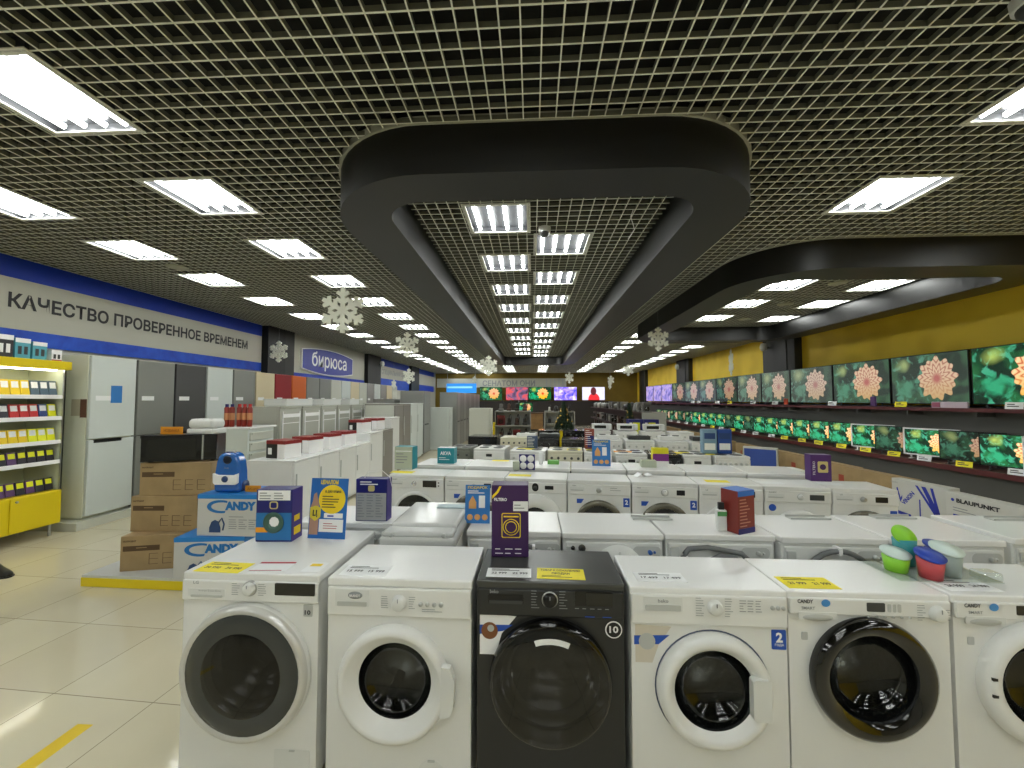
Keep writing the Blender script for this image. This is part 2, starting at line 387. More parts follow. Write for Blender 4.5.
# ------------------------------------------------------------ open grid ceiling
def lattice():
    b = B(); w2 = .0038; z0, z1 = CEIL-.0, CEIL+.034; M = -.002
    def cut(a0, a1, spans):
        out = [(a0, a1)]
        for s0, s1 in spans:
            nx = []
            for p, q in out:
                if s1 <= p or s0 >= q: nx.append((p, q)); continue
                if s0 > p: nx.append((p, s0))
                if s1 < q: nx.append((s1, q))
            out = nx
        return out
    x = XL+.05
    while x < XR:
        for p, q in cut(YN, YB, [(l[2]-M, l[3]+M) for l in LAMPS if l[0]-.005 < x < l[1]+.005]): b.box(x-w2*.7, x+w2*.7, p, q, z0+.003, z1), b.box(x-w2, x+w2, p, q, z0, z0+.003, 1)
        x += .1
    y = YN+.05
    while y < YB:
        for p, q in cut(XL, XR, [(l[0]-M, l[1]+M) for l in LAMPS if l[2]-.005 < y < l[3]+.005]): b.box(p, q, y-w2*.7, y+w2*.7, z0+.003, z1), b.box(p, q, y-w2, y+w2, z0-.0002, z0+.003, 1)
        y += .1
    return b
o = struct(lattice().done('ceiling', [mat('grid ceiling blade painted shaded', '#6c6d60', .6), mat('grid ceiling edge painted lit', '#e8eadc', .5)]))  # one paint: blade shade and floor-lit lower edges put into two colours
def loop2(b, x0, x1, y0, y1, r, z, n=12):
    L = []
    for cx, cy, a0 in ((x1-r, y0+r, -90), (x1-r, y1-r, 0), (x0+r, y1-r, 90), (x0+r, y0+r, 180)):
        for i in range(n+1):
            a = math.radians(a0+90*i/n); L.append(b.verts.new((cx+r*math.cos(a), cy+r*math.sin(a), z)))
    return L
def ring(x0, x1, y0, y1, wx, wy, ro, ri, zb, name):
    b = bmesh.new()
    def loop(x0, x1, y0, y1, r, z, n=12):
        L = []
        for cx, cy, a0 in ((x1-r, y0+r, -90), (x1-r, y1-r, 0), (x0+r, y1-r, 90), (x0+r, y0+r, 180)):
            for i in range(n+1):
                a = math.radians(a0+90*i/n); L.append(b.verts.new((cx+r*math.cos(a), cy+r*math.sin(a), z)))
        return L
    zt = CEIL+.09
    Ls = [loop(x0, x1, y0, y1, ro, zt), loop(x0, x1, y0, y1, ro, zb), loop(x0+wx, x1-wx, y0+wy, y1-wy, ri, zb), loop(x0+wx, x1-wx, y0+wy, y1-wy, ri, zt)]
    for A, D, sm in ((Ls[0], Ls[1], 1), (Ls[1], Ls[2], 0), (Ls[2], Ls[3], 1)):
        for i in range(len(A)):
            j = (i+1) % len(A); f = b.faces.new((A[i], A[j], D[j], D[i])); f.smooth = bool(sm)
    bmesh.ops.recalc_face_normals(b, faces=b.faces)
    me = bpy.data.meshes.new(name); b.to_mesh(me); b.free(); me.materials.append(mat('matt black plasterboard', '#161615', .42))
    for e in me.edges: pass
    o = bpy.data.objects.new(name, me); COL.objects.link(o)
    b = bmesh.new(); A = loop2(b, x0-.012, x1+.012, y0-.012, y1+.012, ro, CEIL-.006); D = loop2(b, x0+.01, x1-.01, y0+.01, y1-.01, ro, CEIL-.006)
    A2 = loop2(b, x0-.012, x1+.012, y0-.012, y1+.012, ro, CEIL+.045)
    for P, Q in ((A, D), (A, A2)):
        for i in range(len(P)):
            j = (i+1) % len(P); b.faces.new((P[i], P[j], Q[j], Q[i]))
    me2 = bpy.data.meshes.new('trim'); b.to_mesh(me2); b.free(); me2.materials.append(mat('edge profile', '#a9aa9c', .5))
    q = bpy.data.objects.new('trim_edge', me2); COL.objects.link(q); struct(q)
    md = o.modifiers.new('edge', 'EDGE_SPLIT'); md.split_angle = math.radians(40)
    return struct(o)
ring(-1.54, 1.66, 2.36, 16.0, .44, .34, .85, .32, 3.005, 'beam_oval')
ring(2.45, 6.05, 4.3, 9.9, .45, .42, .9, .3, 3.005, 'beam_ring')
# round speakers and detectors in the grid
for x, y, L in ((-4.64, 4.81, 'left of the wall sign lamps'), (4.55, 5.98, 'in the right ring, nearest'), (4.59, 7.25, 'in the right ring, middle'), (4.58, 8.57, 'in the right ring, farthest')):
    t = thing('ceiling_speaker', 'round flat white ceiling speaker '+L, 'speaker', (x, y, CEIL)); b = B()
    b.lathe([(0, -.012), (.1, -.014), (.125, -.006), (.125, .0)], (0, 0, 0), 'z', 24); b.done('grille', mat('speaker cream', '#a8aa96', .6), t)
    b = B(); b.cyl((0, 0, .0), .09, .05, 'z', 16); b.done('can', PLG, t)
for x, y, z, L in ((.13, 3.89, CEIL, 'inside the dark oval beside the second light'), (2.15, 1.72, CEIL, 'at the top edge right of centre')):
    t = thing('dome_camera', 'small white dome camera on the ceiling '+L, 'security camera', (x, y, z)); b = B()
    b.cyl((0, 0, -.05), .06, .05, 'z', 24, r2=.065); b.done('housing', PLA, t)
    b = B(); b.lathe([(.048, -.05), (.045, -.07), (.03, -.09), (0, -.098)], (0, 0, 0), 'z', 20); b.done('dome', DGREY if z else DGREY, t)
for x, y, L in ((2.08, 5.9, 'first'), (2.06, 8.1, 'second'), (2.06, 10.2, 'third')):
    t = thing('smoke_detector', 'small white smoke detector right of the oval, %s from the camera' % L, 'smoke detector', (1.93 if y > 6 else 1.9, y, CEIL)); b = B()
    b.cyl((0, 0, -.035), .035, .035, 'z', 16, r2=.05); b.done('body', INKW, t)
# wires dangling inside oval
b = B(); b.tube([(.95, 3.6, CEIL+.05), (.93, 3.65, CEIL-.02), (.99, 3.75, CEIL-.1), (.94, 3.8, CEIL-.17)], .004, 5)
tag(b.done('cable', INKW), 'thin white cable end dangling through the grid inside the oval', 'cable')
# ------------------------------------------------------------ snowflakes
SNOW = mat('white foam board', '#eceee0', .6)
def flake(x, y, z, d, rz, label, top=CEIL):
    t = thing('snowflake', label, 'snowflake decoration', (x, y, z), rz, 'hanging snowflakes'); b = B(); r = d/2; th = .012
    hexa = [(.2*r*math.cos(PI/6+k*PI/3), .2*r*math.sin(PI/6+k*PI/3)) for k in range(6)]
    b.prism(hexa, (0, -th, 0), *XZ, 2*th)
    for k in range(6):
        T = Matrix.Rotation(k*PI/3, 4, 'Y')
        b.box(-.095*r, .095*r, -th, th, .1*r, .97*r, T=T)
        for s in (-1, 1):
            for a, L in ((.34, .33), (.64, .3)):
                T2 = T @ Matrix.Translation((0, 0, a*r)) @ Matrix.Rotation(s*math.radians(55), 4, 'Y')
                b.box(-.08*r, .08*r, -th*.98, th*.98, 0, L*r, T=T2)
    b.done('flake', SNOW, t)
    b = B(); b.tube([(0, 0, r*.9), (0, 0, top-z)], .0018, 4); b.done('string', PLG, t)
flake(-2.2, 4.4, 2.63, .54, .12, 'largest white snowflake hanging left of the dark oval')
flake(-5.75, 8.55, 2.69, .5, -.1, 'white snowflake hanging before the dark column at the left wall')
flake(-2.38, 7.3, 2.64, .5, .5, 'white snowflake hanging in the left aisle beyond the largest one')
flake(-1.25, 11.2, 2.58, .6, .4, 'white snowflake hanging near the far end of the oval, left side', 3.0)
flake(2.3, 7.2, 2.70, .44, .1, 'white snowflake hanging before the left corner of the right ring')
flake(5.1, 10.25, 2.55, .7, 1.25, 'white snowflake seen nearly edge-on before the yellow wall')
flake(-4.2, 13.1, 2.4, .55, .95, 'white snowflake turned sideways before the third wall sign')
flake(-4.9, 13.6, 2.15, .34, 1.4, 'small white snowflake edge-on below the third wall sign')
flake(1.55, 16.3, 2.52, .5, .6, 'white snowflake hanging over the far shelves right of the oval')
flake(3.9, 16, 2.8, .48, .0, 'round white snowflake hanging before the far yellow back wall')
flake(3.6, 18.0, 2.5, .42, .5, 'upper of two small white snowflakes at the far end')
flake(3.35, 17.0, 2.22, .35, 1.0, 'lower of two small white snowflakes at the far end')
flake(-2.3, 15.5, 2.4, .3, 1.2, 'tiny white snowflake above the blue banner at the far end')
#PART3
# ------------------------------------------------------------ washing machines
def front_plate(b, W, z0, z1, y, cx, cz, r, t=.012, n=48):
    """front sheet with a round opening"""
    sq = []
    for i in range(n):
        a = 2*PI*(i+.5)/n; dx, dz = math.cos(a), math.sin(a)
        ks = []
        if abs(dx) > 1e-6: ks.append(((W/2-cx) if dx > 0 else (W/2+cx))/abs(dx))
        if abs(dz) > 1e-6: ks.append(((z1-cz) if dz > 0 else (cz-z0))/abs(dz))
        k = min(ks); sq.append((cx+dx*k, cz+dz*k))
    corners = [(-W/2, z0), (W/2, z0), (W/2, z1), (-W/2, z1)]
    for c in corners:      # snap the nearest outline point onto each corner
        i = min(range(n), key=lambda q: (sq[q][0]-c[0])**2+(sq[q][1]-c[1])**2); sq[i] = c
    O = [b.b.verts.new((x, y, z)) for x, z in sq]
    I = [b.b.verts.new((cx+r*math.cos(2*PI*(i+.5)/n), y, cz+r*math.sin(2*PI*(i+.5)/n))) for i in range(n)]
    J = [b.b.verts.new((v.co.x, y+t+.02, v.co.z)) for v in I]
    K = [b.b.verts.new((v.co.x, y+t, v.co.z)) for v in O]
    for i in range(n):
        j = (i+1) % n
        b.b.faces.new((O[i], O[j], I[j], I[i])); b.b.faces.new((I[i], I[j], J[j], J[i])); b.b.faces.new((O[j], O[i], K[i], K[j]))
    for v in O+I+J+K:
        for f in v.link_faces: f.material_index = 0
def cabinet(t, W, D, H, m, hole=None, top=True, topm=None, over=.004):
    b = B(); z0 = .02; z1 = H-.035
    if hole:
        front_plate(b, W, z0, z1, 0, *hole)
        for s in (-1, 1): b.box(s*W/2-(.006 if s > 0 else 0), s*W/2+(0 if s > 0 else .006), .012, D, z0, z1)
        b.box(-W/2, W/2, D-.006, D, z0, z1); b.box(-W/2, W/2, .012, D, z0, z0+.01)
    else: b.box(-W/2, W/2, 0, D, z0, z1, 0, .006)
    for sx in (-1, 1):
        for yy in (.05, D-.05): b.cyl((sx*(W/2-.05), yy, 0), .02, .022, 'z', 10)
    b.done('cabinet', m, t)
    b = B(); b.box(-W/2-over, W/2+over, -.004, D+.004, H-.035, H, 0, .007, seg=3); b.done('top_panel', topm or m, t)
def door(t, cx, cz, segs, glass, gm=GLASS, drum=True, seg=48):
    """segs: list of (material, profile) ; glass: profile"""
    d = None
    for i, (m, prof) in enumerate(segs):
        b = B(); b.lathe(prof, (cx, 0, cz), 'y', seg)
        o = b.done('door' if i == 0 else 'door_ring', m, t if i == 0 else d)
        if i == 0: d = o
    b = B(); b.lathe(glass, (cx, 0, cz), 'y', seg); b.done('door_glass', gm, d)
    if drum:
        b = B(); r = .2
        b.lathe([(r*.8, .05), (r, .07), (r, .28), (.0, .29)], (cx, 0, cz), 'y', 36, 0)
        for k in range(3):
            T = Matrix.Translation((cx, 0, cz)) @ Matrix.Rotation(k*2*PI/3+.4, 4, 'Y'); b.box(-.02, .02, .08, .28, -r, -r*.78, 0, .008, T)
        b.done('drum', DRUM, t)
        b = B(); b.lathe([(glass[0][0]*1.02, .012), (r*.9, .03), (r*.82, .05), (r*.86, .06)], (cx, 0, cz), 'y', 36); b.done('door_gasket', DGREY, t)
    return d
def knob(t, x, z, r, m=PLA, y=-.012, ring=None, mark=None):
    b = B(); b.lathe([(r*1.15, y+.01), (r*1.12, y-.004), (r, y-.008), (r*.96, y-.018), (r*.85, y-.021), (0, y-.021)], (x, 0, z), 'y', 28); o = b.done('program_knob', m, t)
    if ring:
        b = B(); b.lathe([(r*1.32, y+.008), (r*1.3, y-.004), (r*1.16, y-.005)], (x, 0, z), 'y', 28); b.done('knob_ring', ring, o)
    b = B(); b.box(x-.0015, x+.0015, y-.0225, y-.0205, z+r*.3, z+r*.85); b.done('pointer', mark or INKL, o)
def pad(t, x0, x1, z0, z1, m, y=-.012, name='display', label=None, r=.004):
    b = B(); b.prism([(a+x0, c+z0) for a, c in rrect(x1-x0, z1-z0, min(r, (z1-z0)*.45))], (0, y-.002, 0), *XZ, .004); return b.done(name, m, t, label)
def washer(label, x, y, rz=0, W=.595, D=.36, H=.85, group='front row of washing machines', name='washing_machine'):
    return thing(name, label, 'washing machine', (x, y, 0), rz, group)
RIM = mat('window rim', '#85888a', .22, .9); BOWL = glassmat('clear dark bowl', (.4, .41, .4), 0)
# --- first row
def fascia(t, W, z0, z1, m, y=-.012):
    b = B(); b.box(-W/2, W/2, y, .02, z0, z1, 0, .006); b.done('control_panel', m, t)
RZ1 = -.01
# 1: silver-rimmed grey door
t = washer('white washing machine with large silver-rimmed grey door, leftmost in front', -1.2, 1.64, RZ1)
cabinet(t, .6, .56, .85, WHITE, (-.005, .45, .2)); fascia(t, .6, .735, .82, WHITE)
door(t, -.005, .45, [(mat('bright silver rim', '#d0d0cc', .3, .35), [(.275, 0), (.276, -.025), (.268, -.042), (.255, -.044), (.246, -.038)]),
                     (mat('smoky grey plastic', '#3a3d3c', .22), [(.246, -.038), (.24, -.041), (.2, -.046), (.172, -.044)]),
                     (WHITE, [(.276, -.0), (.282, -.004), (.276, -.02)])],
     [(.172, -.044), (.14, -.052), (.08, -.058), (0, -.06)], glassmat('deep door glass', (.02, .022, .018), 0))
knob(t, .005, .792, .024, PLA, ring=SILVER)
pad(t, .115, .29, .768, .818, GBLACK); pad(t, -.27, -.105, .755, .786, WHITE2, name='detergent_drawer')
pad(t, -.255, -.115, .752, .762, PLG, y=-.015, name='drawer_grip')
text('LG', .012, (-.235, -.013, .806), XZ, INKL, t, .024, bold=.02); text('Inverter Direct Drive', .007, (-.17, -.015, .776), XZ, INKL, t, .1)
lines((-.075, -.013, .812), XZ, .045, 6, .009, INKL, t, .002); lines((.042, -.013, .812), XZ, .05, 6, .009, INKL, t, .002, seed=3)
pad(t, .235, .275, .678, .728, PLG, 0, 'warranty_sticker', 'grey sticker reading 10'); text('10', .018, (.255, -.0035, .688), XZ, INK, t, .026, bold=.03)
pad(t, .12, .275, .03, .135, WHITE2, .001, 'filter_cover', r=.01); pad(t, .185, .21, .126, .133, PLG, -.001, 'latch')
# 2: white dished door with side handle
t = washer('plain white washing machine with dished white door and small round window, second in front', -.55, 1.62, RZ1)
cabinet(t, .6, .37, .85, WHITE, (-.015, .44, .19), topm=TOPW); fascia(t, .6, .7, .815, WHITE)
d = door(t, -.015, .44, [(WHITE, [(.229, 0), (.231, -.02), (.224, -.04), (.207, -.048), (.197, -.044), (.162, -.006), (.152, .0)]), (RIM, [(.152, .0), (.15, .01), (.147, .03)])],
     [(.15, .004), (.142, .03), (.11, .055), (.06, .07), (0, .074)], BOWL)
b = B(); b.prism([(.2, -.1), (.24, -.095), (.254, -.06), (.257, .04), (.24, .09), (.205, .095)], (-.015, -.052, .44), *XZ, .03); b.done('door_handle', WHITE2, d)
knob(t, .005, .76, .028, PLA)
pad(t, -.265, -.12, .74, .808, WHITE2, name='detergent_drawer'); pad(t, -.255, -.13, .742, .76, PLG, y=-.015, name='drawer_grip')
b = B(); b.lathe([(0, -.0165), (.014, -.016), (.016, -.013)], (-.18, 0, .785), 'y', 24, sx=2); b.done('logo_oval', INKL, t); text('BRANDT', .01, (-.18, -.0165, .78), XZ, INKW, t, .045, bold=.02)
for i in range(4):
    b = B(); b.lathe([(.009, -.01), (.009, -.017), (0, -.018)], (.095+i*.028, 0, .757), 'y', 16); b.done('button', PLG, t)
lines((-.07, -.013, .785), XZ, .035, 6, .009, INKL, t, .002, seed=5); lines((.045, -.013, .785), XZ, .035, 6, .009, INKL, t, .002, seed=6)
lines((.1, -.013, .738), XZ, .1, 2, .008, INKL, t, .002, seed=8)
pad(t, .085, .195, .02, .135, WHITE2, .001, 'filter_cover', r=.05); pad(t, .125, .155, .128, .135, PLG, -.001, 'latch')
# 3: black
t = washer('black washing machine with black door, the only dark one in the front row', .07, 1.625, RZ1)
cabinet(t, .592, .34, .85, ANTH, (0, .465, .2), topm=mat('dark grey metallic top', '#4b4c49', .3, .4)); fascia(t, .592, .715, .822, ANTH)
door(t, 0, .465, [(GBLACK, [(.244, 0), (.244, -.03), (.236, -.045), (.228, -.046)])], [(.228, -.046), (.2, -.058), (.12, -.068), (0, -.072)], glassmat('black door glass', (.05, .052, .045), .05))
pad(t, -.25, -.105, .765, .802, BLACK, name='detergent_drawer'); pad(t, -.245, -.11, .766, .778, DGREY, y=-.015, name='drawer_grip')
text('beko', .014, (-.225, -.013, .806), XZ, INKL, t, .035, bold=.02); knob(t, .0, .785, .025, BLACK, ring=SILVER)
pad(t, .1, .25, .765, .828-.005, BLACK); pad(t, .145, .25, .768, .818, GBLACK, y=-.015)
lines((-.075, -.013, .82), XZ, .04, 7, .011, INKL, t, .0025, seed=4); lines((.038, -.013, .82), XZ, .04, 7, .011, INKL, t, .0025, seed=9)
lines((.1, -.013, .756), XZ, .15, 1, .01, INKL, t, .0025, seed=4, cols=5); lines((.14, -.013, .725), XZ, .14, 1, .01, INKB, t, .003, seed=4, cols=2)
b = B(); b.prism([(-.285, .555), (-.22, .555), (-.195, .64), (-.135, .71), (-.285, .715)][::1], (0, -.0015, 0), *XZ, .001); s = b.done('energy_sticker', INKW, t, 'white and blue sticker with a jewel picture')
b = B(); b.prism([(-.285, .635), (-.19, .65), (-.15, .675), (-.285, .672)], (0, -.0022, 0), *XZ, .0005); b.done('blue_band', INKB, s)
b = B(); b.lathe([(0, -.0035), (.034, -.003)], (-.245, 0, .65), 'y', 20); b.done('jewel', mat('bronze print', '#7a4a28', .4), s)
b = B(); b.lathe([(0, -.0042), (.014, -.004)], (-.24, 0, .66), 'y', 14); b.done('gem', PLG, s)
b = B(); b.lathe([(.0, -.002), (.034, -.002)], (.255, 0, .67), 'y', 24); s = b.done('warranty_sticker', INKW, t, 'round white sticker reading 10')
b = B(); b.lathe([(.0, -.0028), (.029, -.0028)], (.255, 0, .67), 'y', 24); b.done('disc', BLACK, s); text('10', .026, (.255, -.0035, .66), XZ, INKW, t, .036, bold=.03)
b = B(); pts = [(.205*math.cos(math.radians(a)), .205*math.sin(math.radians(a))) for a in range(68, 112, 4)]+[(.183*math.cos(math.radians(a)), .183*math.sin(math.radians(a))) for a in range(108, 64, -4)]
b.prism(pts, (0, -.062, .455), *XZ, .001); b.done('door_label', WCARD, t)
# 4: white with handle
t = washer('white front-row washing machine with a blue sticker reading 2 and side door handle', .685, 1.6, RZ1)
cabinet(t, .59, .315, .85, WHITE, (.012, .475, .19), topm=TOPW); fascia(t, .59, .712, .828, WHITE)
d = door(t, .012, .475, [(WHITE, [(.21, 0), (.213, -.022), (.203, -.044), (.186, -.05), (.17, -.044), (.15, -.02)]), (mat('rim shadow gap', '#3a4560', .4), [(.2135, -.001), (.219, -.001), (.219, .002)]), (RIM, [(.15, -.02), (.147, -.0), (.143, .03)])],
     [(.148, -.01), (.138, .02), (.105, .05), (.06, .066), (0, .07)], BOWL)
b = B(); b.prism(rrect(.065, .15, .012), (.137, -.058, .395), *XZ, .03); b.done('door_handle', WHITE2, d)
pad(t, -.25, -.1, .765, .82, WHITE2, name='detergent_drawer'); pad(t, -.243, -.107, .768, .79, PLG, y=-.015, name='drawer_grip')
text('beko', .013, (-.175, -.0165, .8), XZ, INKL, t, .04, bold=.02); knob(t, .022, .785, .026, PLA, mark=INK)
lines((-.05, -.013, .82), XZ, .04, 8, .0095, INKL, t, .002, seed=14); lines((.06, -.013, .82), XZ, .035, 8, .0095, INKL, t, .002, seed=19); lines((.115, -.013, .815), XZ, .09, 5, .01, INKL, t, .0025, seed=2, cols=3)
for i in range(3):
    b = B(); b.lathe([(.008, -.01), (.008, -.016), (0, -.017)], (.238+i*.02, 0, .79), 'y', 14); b.done('button', PLG, t)
pad(t, .238, .292, .628, .702, INKB, 0, 'warranty_sticker', 'blue sticker reading 2'); text('2', .036, (.265, -.0035, .658), XZ, INKW, t, bold=.04); text('ГОДА', .009, (.265, -.0035, .643), XZ, INKW, t, .034, bold=.02)
b = B(); b.prism([(-.28, .56), (-.215, .56), (-.19, .63), (-.14, .7), (-.28, .705)], (0, -.0015, 0), *XZ, .001); s = b.done('energy_sticker', mat('sticker beige', '#cfc8b8', .5), t, 'beige and blue sticker with a jewel picture')
b = B(); b.prism([(-.285, .628), (-.19, .632), (-.148, .668), (-.285, .662)], (0, -.0022, 0), *XZ, .0005); b.done('blue_band', INKB, s)
b = B(); b.lathe([(0, -.0035), (.032, -.003)], (-.235, 0, .642), 'y', 20); b.done('jewel', PLG, s)
# 5: black ring
t = washer('white washing machine with glossy black door ring, fifth in the front row', 1.283, 1.6, RZ1)
cabinet(t, .585, .31, .85, WHITE, (-.002, .54, .195), topm=TOPW); fascia(t, .585, .765, .828, WHITE)
door(t, -.002, .54, [(GBLACK, [(.219, 0), (.223, -.02), (.216, -.04), (.2, -.05), (.18, -.048), (.158, -.03)]), (RIM, [(.158, -.03), (.155, -.01), (.15, .035)])],
     [(.156, -.02), (.145, .02), (.11, .05), (.06, .066), (0, .07)], BOWL)
def candy_face(t, dx=0):
    text('CANDY', .014, (-.235+dx, -.013, .81), XZ, INK, t, .058, bold=.03); text('SMART', .011, (-.225+dx, -.013, .786), XZ, INKL, t, .05, bold=.01)
    b = B(); b.lathe([(0, -.0145), (.014, -.0145)], (-.16+dx, 0, .812), 'y', 18, sx=1.2); b.done('blue_emblem', mat('emblem blue', '#4a90d0', .5), t)
    pad(t, -.26+dx, -.12+dx, .748, .776, WHITE2, name='detergent_drawer'); b = B(); b.lathe([(0, -.016), (.012, -.0155), (.013, -.013)], (-.19+dx, 0, .757), 'y', 24, sx=4.5); b.done('drawer_grip', PLG, t)
    pad(t, -.245+dx, -.222+dx, .665, .695, PLG, 0, 'small_sticker')
candy_face(t); pad(t, -.01, .055, .785, .818, DGREY)
for i in range(3): pad(t, .065+i*.018, .077+i*.018, .785, .815, PLG, name='button')
for i in range(6): pad(t, -.01+i*.03, -.0+i*.03, .762, .77, PLG, name='button')
knob(t, .24, .785, .026, PLA); lines((.17, -.013, .815), XZ, .035, 7, .009, INKL, t, .002, seed=24); lines((.272, -.013, .8), XZ, .02, 5, .009, INKL, t, .002, seed=29)
pad(t, -.262, -.2, .03, .075, WHITE2, 0, 'filter_cover')
# 6 and 7
for k, xx in enumerate((1.895, 2.505)):
    t = washer(['sixth front-row washing machine, white door ring cut by the photo edge', 'seventh front-row washing machine, only its white top corner in the photo'][k], xx-.005, 1.6 if k == 0 else 1.58, RZ1)
    cabinet(t, .585, .31, .85, WHITE, (-.002, .54, .195), topm=TOPW); fascia(t, .585, .765, .828, WHITE); candy_face(t)
    dd = door(t, -.002, .54, [(WHITE, [(.221, 0), (.225, -.02), (.218, -.04), (.2, -.05), (.18, -.048), (.158, -.03)]), (RIM, [(.158, -.03), (.155, -.01), (.15, .035)])], [(.156, -.02), (.145, .02), (.11, .05), (.06, .066), (0, .07)], BOWL)
    for z in (.47, .53):
        b = B(); b.box(-.212, -.196, -.05, -.042, z+.035, z+.045); b.done('hinge_mark', BLACK, dd)
    pad(t, -.08, .06, .785, .82, GBLACK); knob(t, .24, .785, .026, PLA)

# --- second row: seen from the back
def hose(t, kind, W, H):
    b = B(); y = -.035
    if kind == 'arc': pts = [(W*.42*math.cos(math.radians(a)), y, H-.36+.3*math.sin(math.radians(a))) for a in range(0, 181, 10)]
    elif kind == 'arcl': pts = [(.02+.22*math.cos(math.radians(a)), y, H-.34+.28*math.sin(math.radians(a))) for a in range(-10, 150, 10)]
    elif kind == 'loop': pts = [(.3, y, H-.4), (.22, y, H-.2), (.1, y, H-.09), (-.08, y, H-.06), (-.18, y, H-.07), (-.21, y, H-.11), (-.17, y, H-.16), (-.1, y, H-.15), (-.02, y-.01, H-.1), (.06, y-.02, H-.11), (.13, y-.02, H-.18), (.2, y, H-.4)]
    else: pts = [(-.22, y, H-.12), (-.15, y, H-.09), (0, y, H-.14), (.12, y, H-.22), (.2, y, H-.4)]
    q = []
    for i in range(len(pts)-1):
        for s in range(4):
            f = s/4; a, c = Vector(pts[i]), Vector(pts[i+1]); q.append(a.lerp(c, f))
    q.append(Vector(pts[-1])); b.tube(q, .014, 8)
    o = b.done('drain_hose', mat('corrugated grey hose', '#6e7172', .4, bump=.3, nscale=200), t)
    m = q[len(q)//2]; b = B(); b.box(m.x-.008, m.x+.008, y-.018, y+.035, m.z-.018, m.z+.02); b.done('hose_clip', INKW, o)
def rear_washer(label, x, y, W=.6, D=.37, H=.85, kind=None, rz=0, dish=False, topm=TOPW, group='second row of washing machines'):
    t = washer(label, x, y, rz, group=group)          # origin: middle of the back edge nearest the camera
    b = B(); b.box(-W/2, W/2, 0, D, .02, H-.035, 0, .006); b.box(-W/2+.015, W/2-.015, -.012, .004, .05, H-.05, 0, .01); b.done('cabinet', WHITE2, t)
    b = B(); b.box(-W/2-.003, W/2+.003, -.012, D+.01, H-.035, H, 0, .008, seg=3); b.done('top_panel', topm, t)
    b = B(); b.box(-W/2+.02, -W/2+.07, -.02, -.01, H-.12, H-.07, 0, .01); b.done('cable_socket', PLG, t)
    b = B(); b.prism([(a+.11, c+H-.125) for a, c in rrect(.15, .06, .025)], (0, -.014, 0), *XZ, .012); o = b.done('valve_recess', PLG, t)
    b = B(); b.cyl((.2, -.03, H-.095), .012, .02, 'y', 12); b.cyl((.225, -.022, H-.095), .007, .014, 'y', 10); b.done('water_valve', mat('valve blue', '#2c5aa0', .4) if dish else PLG, o)
    b = B(); b.lathe([(.25, -.012), (.245, -.018), (.225, -.014), (.2, -.02)], (0, 0, H-.36), 'y', 36); b.done('embossed_ring', WHITE2, t)
    if dish:
        b = B(); b.lathe([(.14, -.012), (.12, -.04), (.05, -.05), (.035, -.03), (0, -.03)], (.03, 0, H-.2), 'y', 32)
        for k in range(12):
            T = Matrix.Translation((.03, 0, H-.2)) @ Matrix.Rotation(k*PI/6, 4, 'Y'); b.box(-.004, .004, -.047, -.03, .05, .115, T=T)
        b.done('motor_cover', WHITE2, t)
        b = B(); b.cyl((-.22, -.02, H-.08), .012, .014, 'y', 10); b.cyl((-.17, -.02, H-.08), .02, .014, 'y', 12); b.box(-.174, -.166, -.02, -.01, H-.2, H-.08); b.done('transit_bolt', DGREY, t)
    if kind: hose(t, kind, W, H)
    return t
rear_washer('white second-row washing machine with detergent box on top, left end', -1.14, 2.34, .6, .36)
rear_washer('white washing machine seen from behind beyond the tall purple box, dark hose on its back', -.105, 2.24, .53, .38, kind='arcl')
rear_washer('white washing machine seen from behind with round motor cover and blue valve', .445, 2.23, .55, .38, dish=True)
rear_washer('rear of white washing machine with looped hose, carrying the red and blue box', 1.03, 2.24, .585, .38, kind='loop')
rear_washer('rear of white washing machine with wide arched hose, fifth in second row', 1.62, 2.22, .55, .4, kind='arc')
rear_washer('white washing machine seen from behind, behind the detergent cups', 2.2, 2.22, .57, .42, kind='diag')
rear_washer('white washing machine seen from behind at the right end of the second row', 2.87, 2.26, .6, .42)
for x, y, L in ((.74, 2.5, 'dark centre machine'), (1.72, 2.56, 'arched hose machine'), (2.26, 2.6, 'machine behind the cups'), (2.95, 2.6, 'right end machine')):
    t = thing('plastic_tray', 'low translucent plastic tray on the back of the '+L, 'tray', (x, y, .85)); b = B()
    b.box(-.12, .12, -.03, .03, 0, .004, 0, .002); b.box(-.12, .12, .026, .03, .004, .016); b.box(-.12, .12, -.03, -.026, .004, .012); b.done('tray', PLG, t)
# top loader
t = washer('narrow glossy top-loading washing machine with rounded lid in the second row', -.6, 2.05, .0, group='second row of washing machines'); TLM = mat('pearl plastic', '#c4c6c4', .2)
b = B(); b.box(-.2, .2, 0, .58, .02, .83, 0, .01); b.done('cabinet', WHITE2, t)
b = B(); b.box(-.205, .205, -.02, .59, .82, .875, 0, .02, seg=4); b.done('top_frame', TLM, t)
b = B(); b.box(-.185, .185, .1, .56, .87, .91, 0, .03, seg=5); b.done('lid', mat('glossy pearl lid', '#d2d4d2', .12), t)
b = B(); b.box(-.19, .19, -.012, .09, .872, .898, 0, .012, seg=3); o = b.done('control_strip', TLM, t)
for s in (-1, 1): b = B(); b.cyl((s*.14, -.018, .885), .012, .012, 'y', 12); b.done('button', PLG, o)
# paper on the lid
t = thing('instruction_leaflet', 'pale blue leaflet lying on the far end of the top-loading machine', 'leaflet', (-.5, 2.5, .912)); b = B(); b.box(-.1, .1, -.05, .03, 0, .004); b.done('sheet', mat('pale blue paper', '#b8ccd0', .5), t)
